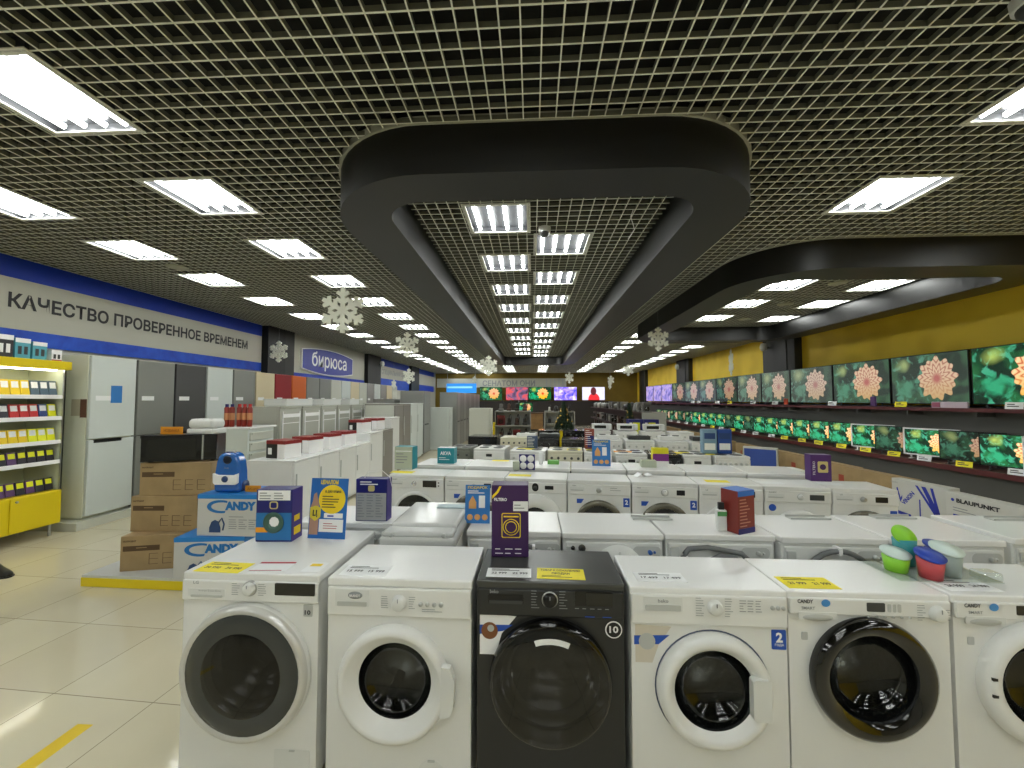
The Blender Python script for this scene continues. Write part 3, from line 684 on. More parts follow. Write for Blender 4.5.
#PART4
# ------------------------------------------------------------ third row: facing the camera
RZ3 = -.108
BROWNG = mat('tinted door ring', '#6f6c60', .25, .5); DARKG = mat('dark drum glass', '#171712', .1, coat=.3)
corn = [-1.43, -.855, -.265, .325, .895, 1.465, 1.99, 2.51, 3.0]
desc = ['with large black display and dark round door, left end of third row', 'with small display and grey-ringed door, second in third row',
        'with black oval dial and plain white door, third in third row', 'with grey door ring and blue 2 sticker, fourth in third row',
        'with grey door ring and black display, fifth in third row', 'with two black displays behind the red box, sixth in third row',
        'with round blue sticker and white door ring, seventh in third row', 'with large grey door ring at the right end of the third row']
def y3(x): return 3.87-.108*(x+1.44)
for i in range(8):
    W = corn[i+1]-corn[i]-.008; xc = (corn[i]+corn[i+1])/2
    t = washer('white washing machine '+desc[i], xc, y3(xc), RZ3, group='third row of washing machines')
    cabinet(t, W, .34, .85, WHITE, over=.002); fascia(t, W, .72, .815, WHITE)
    cz = .46; r = .215; P = lambda a, c, z: [(a, 0), (a+.003, -.018), (a-.006, -.034), (c+.01, -.036), (c, -.024)]
    def simple(ringm, r0, r1, gm=DARKG, second=None, cz=cz):
        b = B(); b.lathe(P(r0, r1, cz), (0, 0, cz), 'y', 40); d = b.done('door', ringm, t)
        b = B(); b.lathe([(r1, -.024), (r1*.8, -.032), (0, -.038)], (0, 0, cz), 'y', 32); b.done('door_glass', gm, d)
        b = B(); b.lathe([(r1*.62, -.036), (r1*.6, -.039), (r1*.3, -.041), (0, -.041)], (.01, -.0, cz+.01), 'y', 24); b.done('inner_bowl', mat('inner bowl glass', '#2c2c26', .12), d)
    pad(t, -W/2+.02, -W/2+.15, .755, .79, WHITE2, name='detergent_drawer'); pad(t, -W/2+.025, -W/2+.14, .757, .767, PLG, y=-.015, name='drawer_grip')
    if i == 0: simple(WHITE, .23, .2); knob(t, -.02, .768, .022, CHROME); pad(t, .07, .21, .735, .8, GBLACK); [pad(t, .225, .24, z, z+.012, DGREY, name='button') for z in (.745, .775)]
    if i == 1: simple(BROWNG, .225, .17); knob(t, .0, .765, .022, SILVER); pad(t, .1, .17, .75, .79, BLACK)
    if i == 2: simple(WHITE, .25, .13); pad(t, -.03, .03, .735, .81, BLACK, r=.029, name='dial_plate'); knob(t, 0, .768, .016, DGREY); pad(t, .09, .17, .755, .79, BLACK)
    if i == 3: simple(BROWNG, .215, .165); knob(t, .0, .765, .022, SILVER); lines((.1, -.013, .79), XZ, .12, 2, .02, INKL, t, .004)
    if i == 4: simple(BROWNG, .215, .165); knob(t, .0, .765, .024, PLA, ring=SILVER); pad(t, .1, .17, .745, .79, BLACK)
    if i == 5: simple(WHITE, .25, .14, cz=.44); pad(t, -.02, .05, .74, .8, GBLACK); pad(t, .1, .19, .75, .8, GBLACK); lines((.1, -.002, .68), XZ, .02, 1, .01, INK, t)
    if i == 6: simple(WHITE, .2, .15); knob(t, .02, .77, .02, PLA, ring=SILVER); pad(t, .09, .2, .745, .79, DGREY)
    if i == 7: simple(BROWNG, .215, .17); knob(t, -.02, .768, .02, SILVER); pad(t, .07, .16, .745, .79, BLACK)
    text('beko' if i in (1, 3, 4) else 'CANDY' if i in (0, 6) else 'LG', .012, (-W/2+.06, -.013, .797), XZ, INKL, t, bold=.02)
    if i in (3, 4): pad(t, W/2-.065, W/2-.01, .62, .7, INKB, 0, 'warranty_sticker', 'blue sticker reading 2'); text('2', .04, (W/2-.037, -.0035, .645), XZ, INKW, t, bold=.04)
    if i in (1, 3, 4):
        b = B(); b.prism([(-.2, .64), (-.16, .64), (-.135, .68), (-.2, .68)], (0, -.002, 0), *XZ, .001); b.done('blue_sticker', INKB, t)
    if i == 6: b = B(); b.lathe([(0, -.003), (.03, -.002)], (-W/2+.06, 0, .67), 'y', 16); b.done('round_sticker', INKB, t)
    if i == 7: pad(t, W/2-.06, W/2-.01, .63, .68, INKB, 0, 'blue_sticker')
# fourth row: backs, only tops seen
for i in range(7):
    xc = -1.05+i*.585; t = washer('white washing machine turned away, %s from the left in the fourth row' % ORD[i], xc, 4.42-.1*(xc+1.3)+.02, RZ3, group='fourth row of washing machines')
    b = B(); b.box(-.285, .285, 0, .46, .02, .82, 0, .008); b.done('cabinet', WHITE2, t)
    b = B(); b.box(-.289, .289, -.012, .468, .815, .855, 0, .01); b.done('top_panel', TOPW, t)
    b = B(); b.box(-.27, .27, -.012, .004, .08, .8, 0, .01); b.done('back_panel', WHITE2, t)
# ------------------------------------------------------------ cookers
def cooker(label, x, y, rz, W=.5, D=.5, m=WHITE, knobs=5, disp=False, glass=True, group='row of cookers', lid=False, H=.85, name='cooker'):
    t = thing(name, label, 'cooker', (x, y, 0), rz, group)
    b = B(); b.box(-W/2, W/2, 0, D, .03, H-.03, 0, .005); b.done('body', m, t)
    b = B(); b.box(-W/2-.002, W/2+.002, -.01, D, H-.035, H, 0, .006); b.done('hob_top', m, t)
    b = B(); b.box(-W/2, W/2, -.02, .01, H-.16, H-.04, 0, .008); b.done('control_panel', m, t)
    b = B(); b.box(-W/2+.01, W/2-.01, -.018, 0, .25, H-.18, 0, .006); d = b.done('oven_door', m, t)
    b = B(); b.box(-W/2+.07, W/2-.07, -.021, -.017, .33, H-.28, 0, .002); b.done('oven_glass', GBLACK, d)
    b = B(); b.tube([(-W*.38, -.02, H-.21), (-W*.38, -.05, H-.21), (W*.38, -.05, H-.21), (W*.38, -.02, H-.21)], .008, 8); b.done('handle', SILVER if m is not WHITE else PLG, d)
    b = B(); b.box(-W/2+.01, W/2-.01, -.016, 0, .05, .23, 0, .005); b.done('drawer', m, t)
    for k in range(knobs):
        xx = -W*.38+W*.76*k/max(1, knobs-1)
        if disp and abs(xx) < .06: continue
        b = B(); b.lathe([(.02, -.018), (.019, -.034), (.015, -.042), (0, -.043)], (xx, 0, H-.1), 'y', 16); b.done('knob', PLG if m is WHITE else DGREY, t)
    if disp: pad(t, -.045, .045, H-.115, H-.075, BLACK, y=-.02)
    if glass and group != 'second row of cookers' and group != 'third row of cookers':
        for sx in (-1, 1):
            for yy in (.15, .37):
                b = B(); b.cyl((sx*W*.23, yy, H), .075, .004, 'z', 24); b.done('hotplate', DGREY, t)
    if lid: b = B(); b.box(-W/2+.01, W/2-.01, D-.02, D, H, H+.14, 0, .004); b.done('glass_lid', CLEAR, t)
    return t
BL = mat('black cooker enamel', '#121214', .2, coat=.4); CREAM = mat('cream enamel', '#d8d4bd', .3)
cooker('white freestanding cooker, leftmost in the cooker row, with a long black slot', -.65, 5.93, RZ3, .48, knobs=0, disp=True)
cooker('white cooker with black hob edge, second in the cooker row', -.065, 5.72, RZ3, .52, knobs=4, disp=True)
cooker('cream cooker with five pale knobs, third in the cooker row', .475, 5.72, RZ3, .5, m=CREAM, knobs=5)
cooker('white cooker behind the blue leaflet, fourth in the cooker row', .93, 5.6, RZ3, .38, knobs=3)
cooker('white cooker with knobs and small display, fifth in the cooker row', 1.365, 5.48, RZ3, .42, knobs=5, disp=True)
cooker('black cooker with four knobs, the only black one in the cooker row', 1.81, 5.42, RZ3, .4, m=BL, knobs=4)
cooker('white cooker with central display, seventh in the cooker row', 2.205, 5.37, RZ3, .34, knobs=0, disp=True)
cooker('white cooker with six knobs at the right end of the cooker row', 2.63, 5.3, RZ3, .42, knobs=6)
cooker('grey-green narrow cooker at the left end beyond the teal box', -1.13, 6.0, RZ3, .36, m=mat('olive grey enamel', '#6c7066', .4), knobs=3)
# sixth and seventh rows further back
for i, (x, y, W, m, k) in enumerate([(-1.0, 7.9, .6, BL, 0), (-.35, 7.7, .55, CREAM, 5), (.25, 7.5, .5, BL, 4), (.8, 7.4, .5, BL, 4), (1.4, 7.3, .5, WHITE, 5), (1.95, 7.2, .5, WHITE, 4), (2.5, 7.1, .5, WHITE, 5), (3.05, 7.0, .5, WHITE, 5)]):
    cooker('%s cooker in the row behind the cooker row, %s from the left' % ({BL: 'black', CREAM: 'cream', WHITE: 'white'}[m], ORD[i]), x, y, RZ3, W, m=m, knobs=k, group='second row of cookers')
for i, (x, y, m) in enumerate([(.4, 9.6, BL), (1.0, 9.5, BL), (1.6, 9.4, WHITE), (2.2, 9.3, WHITE), (2.8, 9.2, WHITE), (3.4, 9.1, WHITE)]):
    cooker('%s cooker in the farthest cooker row, %s from the left' % ({BL: 'black', WHITE: 'white'}[m], ORD[i]), x, y, RZ3, .52, m=m, knobs=4, group='third row of cookers')
# microwave ovens and hobs standing on the cookers
def microwave(label, x, y, z, w=.46, d=.32, h=.26, rz=0, m=BLACK, face=GBLACK, group=None):
    t = thing('microwave_oven', label, 'microwave oven', (x, y, z), rz, group)
    b = B(); b.box(-w/2, w/2, .01, d, .01, h, 0, .006)
    for sx in (-1, 1): b.box(sx*(w/2-.05)-.015, sx*(w/2-.05)+.015, .05, d-.05, 0, .012)
    b.done('body', m, t)
    b = B(); b.box(-w/2, w*.3, -.004, .012, .012, h-.004, 0, .004); dd = b.done('door', face, t)
    b = B(); b.box(-w/2+.05, w*.22, -.006, -.003, .045, h-.035, 0, .001); b.done('door_window', mat('microwave mesh window', '#1c1d1a', .2), dd)
    b = B(); b.box(w*.3, w*.325, -.012, .01, .012, h-.006, 0, .003); b.done('handle', SILVER, dd)
    b = B(); b.box(w*.325, w/2, -.004, .012, .012, h-.004, 0, .003); b.done('control_panel', face, t)
    return t
rr = random.Random(3)
k = 0
for (x, y, g) in [(-.1, 7.85, 1), (.35, 7.75, 0), (1.45, 7.5, 1), (2.0, 7.4, 0), (2.55, 7.3, 1), (3.1, 7.2, 0)]:
    k += 1; t = thing('gas_hob', 'small %s built-in hob displayed on the second cooker row, %s from left' % (('white', 'dark')[g % 2 == 0], ORD[k-1]), 'hob', (x, y+.1, .855), RZ3, 'hobs on display')
    b = B(); b.box(-.2, .2, -.12, .12, .0, .07, 0, .01); b.done('body', WHITE if g else DGREY, t)
    for sx in (-1, 1): b = B(); b.cyl((sx*.1, 0, .07), .06, .01, 'z', 16); b.done('burner', DGREY if g else PLG, t)
for i, (x, y) in enumerate([(1.7, 9.6), (2.3, 9.5), (2.9, 9.4)]):
    microwave('white microwave oven on the farthest cooker row, %s from left' % ORD[i], x, y+.05, .8555, .46, .3, .15, RZ3, WHITE, WHITE2, 'microwaves on the far cookers')
# ------------------------------------------------------------ cards and leaflets
def card(label, x, y, z, w, d, m, rz=0, up=False, words=None, group=None, tilt=0, ink=INK, name='price_card'):
    t = thing(name, label, 'price card', (x, y, z), rz, group)
    b = B()
    if up: b.box(-w/2, w/2, -.001, .001, 0, d, 0); b.box(-w/2, w/2, 0, .03, 0, .002)
    else: b.box(-w/2, w/2, -d/2, d/2, 0, .0015)
    b.done('card', m, t)
    if words:
        if up: text(words, d*.4, (0, -.0015, d*.3), XZ, ink, t, w*.7, bold=.02)
        else:
            text(words, d*.2, (-w*.22, -d*.2, .002), XY, ink, t, w*.34, bold=.02); text(words, d*.2, (w*.25, -d*.2, .002), XY, ink, t, w*.34, bold=.02)
            lines((-w*.4, d*.38, .0015), XY, w*.8, 2, d*.14, ink, t, .004)
    return t
ZT = .8502
card('yellow price card on the silver-rimmed machine, leftmost front machine', -1.36, 1.69, ZT, .21, .1, YEL, -.05, words='34 990')
card('white price card on the second front machine', -.72, 1.69, ZT, .2, .1, WCARD, 0, words='15 999')
card('white price card on the dark machine top', -.1, 1.7, ZT, .19, .085, WCARD, 0, words='22 999')
t = thing('price_card', 'yellow notice card on the dark machine top', 'price card', (.12, 1.7, ZT), -.03); b = B(); b.box(-.1, .1, -.05, .05, 0, .0015); b.done('card', YEL, t)
text('ТОВАР К СОЖАЛЕНИЮ', .018, (0, .02, .0017), XY, INK, t, .17, bold=.03); text('ПРОДАН', .018, (0, -.01, .0017), XY, INK, t, .075, bold=.03); lines((-.08, -.022, .0015), XY, .16, 2, .01, INK, t, .003)
card('white price card on the machine with the 2 sticker', .53, 1.69, ZT, .2, .085, WCARD, 0, words='17 499')
card('yellow price card on the machine with the black door ring', 1.11, 1.67, ZT, .2, .1, YEL, 0, words='21 999')
card('white price card on the sixth front machine', 1.72, 1.68, ZT, .2, .1, WCARD, .02, words='24 999')
t = thing('energy_leaflet', 'white sheet with dark red bar beside the yellow card', 'leaflet', (-1.15, 1.71, ZT), .05); b = B(); b.box(-.08, .08, -.05, .05, 0, .001); b.done('sheet', WCARD, t); b = B(); b.box(-.08, .08, .03, .045, .001, .0016); b.box(-.08, .06, -.045, -.04, .001, .0016); b.done('red_bar', INKR, t)
t = thing('energy_leaflet', 'small white and yellow label near the right corner of the leftmost machine', 'leaflet', (-.96, 1.71, ZT), .0); b = B(); b.box(-.04, .04, -.05, .05, 0, .001); b.done('sheet', WCARD, t); b = B(); b.box(-.03, .02, .01, .035, .001, .0016); b.done('yellow_mark', INKY, t)
for L, x, y, w, m in (('yellow price card on the left end machine of the third row', -1.33, 3.98, .24, YEL), ('yellow price card on the third machine of the third row', -.12, 3.87, .22, YEL),
                      ('yellow price card on the sixth machine of the third row', 1.68, 3.68, .2, YEL), ('white price card on the seventh machine of the third row', 2.13, 3.63, .2, WCARD),
                      ('white price card beside the small purple box', 2.62, 3.62, .2, WCARD), ('yellow price card on the second machine of the fourth row', -.38, 4.75, .2, YEL)):
    card(L, x, y, .8555 if y > 4.5 else ZT, w, .1, m, RZ3)
t = thing('open_leaflet', 'crumpled white and pink leaflet on the fifth machine of the third row', 'leaflet', (1.05, 3.95, ZT), .3); b = B(); b.prism([(-.08, 0), (-.03, .03), (.02, .005), (.08, .02), (.08, .023), (.02, .008), (-.03, .033), (-.08, .003)], (0, -.03, 0), *XZ, -.08); b.done('sheet', WCARD, t); b = B(); b.box(-.05, .0, -.032, -.029, .005, .02); b.done('pink_print', mat('pink print', '#c84a70', .5), t)
for i, (x, y, m, w) in enumerate([(-.1, 5.95, YEL, .26), (.3, 5.9, WCARD, .2), (.62, 5.9, YEL, .2), (.9, 5.85, YEL, .2), (1.3, 5.7, ORANGE, .26), (1.45, 5.9, WCARD, .2), (2.1, 5.6, YEL, .2), (2.45, 5.5, YEL, .22), (2.25, 5.75, WCARD, .2)]):
    card('price card lying on the cooker row, %s from the left' % ORD[i], x, y, .8502, w, .16, m, RZ3, group='cards on the cookers')
# leaning flyers
def flyer(label, x, y, z, w, h, m, rz=0, tilt=.1, name='flyer'):
    t = thing(name, label, 'flyer', (x, y, z), rz); t.rotation_euler = (-tilt, 0, rz); b = B(); b.box(-w/2, w/2, 0, .003, 0, h); b.done('sheet', m, t)
    return t
FB = mat('flyer blue', '#2f78c0', .4)
t = flyer('tall blue flyer with yellow circle standing on the leftmost front machine', -1.1, 2.06, .85, .21, .315, mat('flyer deep blue', '#1f66b4', .35), -.05)
text('ЦЕНАЛОМ', .022, (0, -.001, .285), XZ, INKY, t, .1, bold=.04)
b = B(); b.lathe([(0, -.0025), (.076, -.002)], (.02, 0, .205), 'y', 32); b.done('yellow_circle', INKY, t)
text('в два клика', .012, (.025, -.003, .24), XZ, INK, t, .09, bold=.02); lines((-.035, -.003, .222), XZ, .12, 5, .014, INK, t, .0045)
b = B(); b.prism([(0, .0), (.03, -.02), (.06, 0), (.06, .05), (.03, .06), (0, .05)], (-.1, -.003, .11), *XZ, .001); b.done('shield_print', mat('shield yellow', '#d8c83a', .5), t); text('Ц', .03, (-.07, -.0035, .118), XZ, INK, t, bold=.04)
b = B(); b.box(-.045, .09, -.002, 0, .035, .1); b.box(-.02, .085, -.002, 0, .107, .132); b.done('white_box', INKW, t); lines((-.02, -.0025, .08), XZ, .1, 3, .012, INKR, t, .003); lines((.0, -.0025, .122), XZ, .07, 1, .012, INKB, t, .008)
b = B(); b.prism([(-.1, .02), (-.05, .02), (-.05, .16), (-.06, .2), (-.07, .24), (-.085, .23), (-.09, .19), (-.1, .16)], (0, -.0015, 0), *XZ, .0005); b.done('figure_print', mat('hand print', '#b08a78', .5), t)
def blue_leaf(label, x, y, z, w, h, rz=0):
    t = flyer(label, x, y, z, w, h, FB, rz)
    text('ПОДАРОК', h*.07, (0, -.001, h*.9), XZ, INKY, t, w*.8, bold=.02); lines((-w*.4, -.001, h*.85), XZ, w*.85, 2, h*.05, INKW, t, .005)
    b = B(); b.box(w*.05, w*.3, -.002, 0, h*.4, h*.72); b.done('appliance_print', INKW, t)
    b = B(); b.prism([(-.35*w, .38*h), (-.05*w, .38*h), (-.05*w, .55*h), (-.2*w, .72*h), (-.35*w, .55*h)], (0, -.002, 0), *XZ, .0005); b.done('sand_print', mat('sand print', '#d8a060', .5), t)
    b = B()
    for q in range(3): b.lathe([(0, -.003), (w*.12, -.002)], (-.3*w+q*.3*w, 0, h*.16), 'y', 12)
    b.done('round_print', mat('sand print', '#d8a060', .5), t)
    return t
blue_leaf('blue flyer standing left of the tall purple box', -.33, 2.36, .85, .15, .225)
blue_leaf('blue flyer standing in the fourth row of machines', .77, 4.42, .855, .2, .29, RZ3)

# ------------------------------------------------------------ cartons
def carton(label, x, y, z, w, d, h, rz, m, name='carton', cat='box', group=None, bev=.003, top=None, side=None):
    """w along x, d along y, origin: middle of the bottom front edge"""
    t = thing(name, label, cat, (x, y, z), rz, group); b = B(); b.box(-w/2, w/2, 0, d, 0, h, 0, bev, seg=1)
    b.done('carton_body', m, t)
    if top: b = B(); b.box(-w/2+.001, w/2-.001, .001, d-.001, h, h+.001); b.done('top_print', top, t)
    if side:
        b = B(); b.box(w/2, w/2+.001, .001, d-.001, .001, h-.001); b.done('side_print', side, t)
    return t
def panel(t, x0, x1, z0, z1, m, y=-.001, name='print_panel'):
    b = B(); b.box(x0, x1, y, y+.002, z0, z1); return b.done(name, m, t)
PURP = mat('purple card', '#3a1a52', .4); NAVY = mat('dark blue card', '#1c1e6a', .35)
# brown boxes on the low podium
t = thing('display_podium', 'low white podium with yellow edge under the stacked boxes at left', 'podium', (-3.84, 3.2, 0), -.03)
b = B(); b.box(0, 2.2, 0, 1.38, .0, .1, 0, .003); b.done('platform', mat('podium top', '#c9cac6', .4), t); b = B(); b.box(-.003, 2.2, -.004, 0, .005, .078); b.box(-.004, 0, 0, 1.38, .005, .078); b.done('yellow_edge', mat('podium yellow', '#e8d010', .4), t)
for i, (x, y, z, w, h, rz) in enumerate([(-3.31, 3.33, .1, .55, .3, .23), (-3.34, 3.42, .4005, .6, .315, .06), (-3.27, 3.45, .716, .62, .3, .12)]):
    t = carton('brown printed carton, %s of the stack of three' % ('bottom one', 'middle one', 'top one')[i], x, y, z, w, .26, h-.001, rz, KRAFT, group='brown cartons on the podium')
    panel(t, -w/2+.02, -w/2+.3, h-.13, h-.085, KRAFTD, name='brand_bar'); text('HOTPOINT', .014, (-w/2+.07, -.0015, h-.05), XZ, KRAFTD, t, .1, bold=.04); lines((-w/2+.12, -.001, h-.1), XZ, .16, 1, .01, KRAFT, t, .006)
    for q in range(3):
        b = B(); x0 = w/2-.33+q*.105
        for r0 in range(3): b.box(x0, x0+.07, -.001, .001, .05+r0*.045, .053+r0*.045); 
        b.box(x0, x0+.004, -.001, .001, .05, .14); b.done('line_print', KRAFTD, t)
    b = B(); b.box(-w/2, w/2, .11, .15, h-.001, h); b.done('tape', mat('packing tape', '#b09060', .3), t)
microwave('black microwave oven on top of the brown cartons', -3.25, 3.46, 1.018, .58, .22, .25, .36)
card('orange price card on the microwave oven', -3.38, 3.51, 1.269, .22, .07, ORANGE, 0, up=True, words='НОВИНКА', ink=mat('dark orange ink', '#a85a10', .5))
t = thing('steamer', 'white plastic steamer lid beside the orange card on the microwave', 'steamer', (-3.13, 3.62, 1.269)); b = B(); b.box(-.13, .13, -.09, .09, 0, .05, 0, .015, seg=3); b.done('base', PLA, t)
b = B(); b.box(-.125, .125, -.085, .085, .05, .14, 0, .035, seg=4); [b.box(-.09+k*.06, -.085+k*.06, -.08, .08, .135, .142) for k in range(4)]; b.done('lid', PLA, t)
CB = mat('vacuum box white', '#c8c8c4', .4); CBL = mat('vacuum box blue', '#1e7cc8', .4)
for i, (x, y, z, rz) in enumerate([(-2.69, 3.17, .1, .12), (-2.55, 3.2, .446, .0)]):
    t = carton('white and blue vacuum cleaner carton, %s, under the blue vacuum' % ('lower one', 'upper one')[i], x, y, z, .56, .34, .345, rz, CB, group='vacuum cleaner cartons', top=CBL, side=CBL)
    panel(t, -.28, .28, .31, .345, CBL, name='blue_band')
    text('ANDY', .068, (.1, -.0015, .222), XZ, mat('candy blue', '#1470b8', .4), t, .27, bold=.07)
    b = B(); pts = [(math.cos(math.radians(a))*.12, math.sin(math.radians(a))*.055) for a in range(60, 300, 12)]+[(.012+math.cos(math.radians(a))*.095, math.sin(math.radians(a))*.036) for a in range(290, 60, -12)]
    b.prism(pts, (-.075, -.002, .245), *XZ, .001); b.done('swoosh', mat('candy blue', '#1470b8', .4), t)
    b = B(); b.prism([(0, 0), (.1, 0), (.1, .04), (.08, .09), (.05, .105), (.02, .09), (0, .04)], (-.17, -.002, .03), *XZ, .001); pic = b.done('vacuum_print', mat('print navy', '#1c3f70', .4), t)
    b = B(); b.tube([(-.09, -.002, .11), (-.06, -.002, .15), (-.04, -.002, .1), (-.05, -.002, .05)], .006, 6); b.done('hose_print', mat('print navy', '#1c3f70', .4), pic)
    lines((.0, -.001, .165), XZ, .25, 1, .02, INKL, t, .006); lines((.0, -.001, .14), XZ, .26, 5, .018, INKL, t, .006, cols=3, seed=5)
# blue vacuum cleaner
t = thing('vacuum_cleaner', 'blue bagged vacuum cleaner standing upright on the white and blue cartons', 'vacuum cleaner', (-2.63, 3.26, .794)); VB = mat('vacuum blue', '#1c62b4', .2, coat=.4)
b = B(); prof = [(-.115, 0), (.115, 0), (.12, .05), (.115, .17), (.1, .27), (.075, .325), (.035, .34), (-.035, .34), (-.075, .325), (-.1, .27), (-.115, .17), (-.12, .05)]
b.prism(prof, (0, 0, .0), *XZ, .11); o = b.done('body', VB, t); md = o.modifiers.new('round', 'BEVEL'); md.width = .025; md.segments = 4
b = B(); b.prism([(-.108, .085), (-.09, .07), (.09, .07), (.108, .085), (.11, .165), (.07, .15), (-.07, .15), (-.11, .165)], (0, -.018, 0), *XZ, .02); b.done('bumper', INKW, t)
b = B(); b.lathe([(0, -.02), (.024, -.018), (.028, -.008)], (0, -.01, .118), 'y', 20); b.done('button', mat('vacuum navy', '#12356a', .3), t)
b = B(); b.lathe([(.024, -.001), (.03, -.012), (.036, -.006), (.036, .01)], (.005, 0, .28), 'y', 24); b.lathe([(.025, .0), (.0, .0)], (.005, -.0015, .28), 'y', 20); b.done('hose_inlet', mat('inlet black', '#0c1830', .3), t)
b = B(); b.tube([(-.04, .04, .33), (-.035, .03, .35), (.035, .03, .35), (.04, .04, .33)], .008, 8); b.done('carry_handle', PLG, t)
for s in (-1, 1): b = B(); b.cyl((s*.112-.01, .07, .05), .045, .02, 'x', 20); b.done('wheel', mat('vacuum navy', '#12356a', .3), t)
text('Deep', .014, (0, -.004, .205), XZ, INKL, t, .04)
card('orange price card beside the blue vacuum cleaner', -2.42, 3.3, .793, .14, .055, ORANGE, 0, up=True, words='АКЦИЯ', ink=mat('dark orange ink', '#a85a10', .5))
# detergent cartons
def calgon(t, w, h):
    panel(t, -w/2+.001, w/2-.001, h*.68, h-.002, NAVY, name='blue_band')
t = carton('blue carton with a drum picture standing on the leftmost front machine', -1.35, 2.0, .85, .19, .1, .27, .04, NAVY, side=mat('box side violet', '#3a2a80', .4))
panel(t, -.093, .093, .01, .15, mat('print sea blue', '#1f6fae', .35), name='lower_print'); panel(t, -.085, .085, .215, .266, INKW, name='white_label'); lines((-.075, -.002, .255), XZ, .15, 3, .014, INKL, t, .005, cols=2)
b = B(); b.lathe([(.03, -.004), (.05, -.006), (.055, -.003), (0, -.002)], (0, 0, .1), 'y', 28); b.done('drum_print', mat('drum print', '#4a6a60', .3, .5), t)
b = B(); b.lathe([(0, -.006), (.026, -.005)], (.005, 0, .105), 'y', 9); b.done('part_print', INKW, t); b = B(); b.prism(rrect(.044, .04, .012), (-.022, -.003, .17), *XZ, .001); b.done('emblem', mat('pale gold', '#c8b878', .4), t); b = B(); b.prism(rrect(.032, .028, .008), (-.016, -.004, .176), *XZ, .001); b.done('emblem_face', NAVY, t)
panel(t, -.093, -.03, .05, .075, ORANGE, -.003, 'orange_flash'); b = B(); b.box(.096, .0975, .02, .08, .03, .07); b.box(.096, .0975, .02, .07, .1, .13); b.done('side_sticker', INKY, t)
t = carton('purple blue carton with long printed table on the second row machine', -.985, 2.37, .85, .195, .08, .255, .0, NAVY, side=mat('box side violet', '#3a2a80', .4))
panel(t, -.093, .093, .005, .17, mat('print pale grey', '#a8aaa8', .4), name='table_print'); lines((-.085, -.0015, .16), XZ, .17, 9, .016, INKL, t, .006, cols=3, seed=12); lines((-.07, -.001, .24), XZ, .14, 2, .014, INKW, t, .006)
b = B(); b.prism(rrect(.04, .036, .01), (-.02, -.002, .18), *XZ, .001); b.done('emblem', mat('pale gold', '#c8b878', .4), t); b = B(); b.tube([(-.06, .04, .255), (-.04, .04, .29), (.05, .04, .3), (.1, .04, .26), (.11, .05, .2)], .0025, 5); b.done('carry_strap', INKW, t)
t = carton('tall purple carton with yellow washing machine icon beside the dark machine', -.105, 1.865, .851, .175, .1, .335, .02, PURP)
b = B(); b.prism(rrect(.09, .115, .008), (-.04, -.0015, .09), *XZ, .001); b.done('icon_frame', INKY, t); b = B(); b.prism(rrect(.082, .107, .006), (-.036, -.002, .094), *XZ, .0008); b.done('icon_face', PURP, t)
b = B(); b.lathe([(.035, -.0025), (.039, -.004), (.035, -.004)], (.005, 0, .14), 'y', 28); b.lathe([(.024, -.0025), (.028, -.004), (.024, -.004)], (.005, 0, .14), 'y', 28); b.box(-.03, .04, -.004, -.002, .186, .192); b.done('icon_drum', INKY, t)
text('FILTERO', .014, (-.045, -.0015, .262), XZ, INKW, t, .06, bold=.03); panel(t, .015, .085, .215, .26, WCARD, -.003, 'price_label'); lines((.02, -.0035, .245), XZ, .06, 2, .014, INKL, t, .004)
b = B(); b.prism([(0, 0), (.03, .03), (.045, .06), (.035, .06), (.02, .035), (0, .015)], (-.085, -.0015, .27), *XZ, .001); b.done('yellow_arc', INKY, t); lines((-.07, -.001, .04), XZ, .14, 2, .02, INKW, t, .004, cols=3)
t = carton('red and blue carton standing on the fourth machine of the second row', 1.19, 2.26, .85, .13, .11, .235, .45, mat('brick red print', '#7e2a22', .4), side=mat('brick red side', '#8a3228', .4), top=mat('bright box blue', '#2a70c8', .4))
panel(t, -.065, .065, .205, .234, mat('bright box blue', '#2a70c8', .4), name='blue_band'); panel(t, -.065, .065, .0, .03, NAVY, name='navy_band'); lines((-.055, -.001, .19), XZ, .11, 9, .018, mat('pale pink ink', '#c88a78', .5), t, .006, seed=31)
t = thing('bottle', 'small white and green bottle left of the red and blue carton', 'bottle', (1.07, 2.3, .85)); b = B(); b.box(-.028, .028, -.015, .015, 0, .12, 0, .008, seg=3); b.done('body', PLA, t); b = B(); b.box(-.015, .015, -.012, .012, .12, .16, 0, .004); b.done('cap', BLACK, t); b = B(); b.box(-.026, .026, -.016, -.015, .085, .11); b.done('green_label', mat('label green', '#5aa060', .5), t)
t = carton('small purple carton with gold machine icon on the third row, before the screens', 2.63, 3.72, .85, .17, .1, .24, -.1, mat('bright purple card', '#4a2468', .4)); b = B(); b.prism(rrect(.085, .1, .01), (-.03, -.002, .08), *XZ, .001); b.done('icon_frame', mat('pale gold', '#c8b878', .4), t); b = B(); b.lathe([(.0, -.003), (.026, -.003)], (.012, 0, .13), 'y', 20); b.done('icon_drum', PURP, t); text('FILTERO', .02, (-.052, -.002, .12), ((0, 0, 1), (-1, 0, 0)), INKW, t, .12)
t = carton('pale teal and white carton on the left end machine of the third row', -1.37, 4.12, .85, .2, .14, .24, -.1, mat('pale carton', '#b4bca8', .5), side=mat('teal card', '#1f8a98', .4), top=mat('teal card', '#1f8a98', .4)); lines((-.08, -.001, .17), XZ, .16, 4, .03, INKL, t, .01); panel(t, -.09, .09, .19, .2, WCARD, name='white_band')
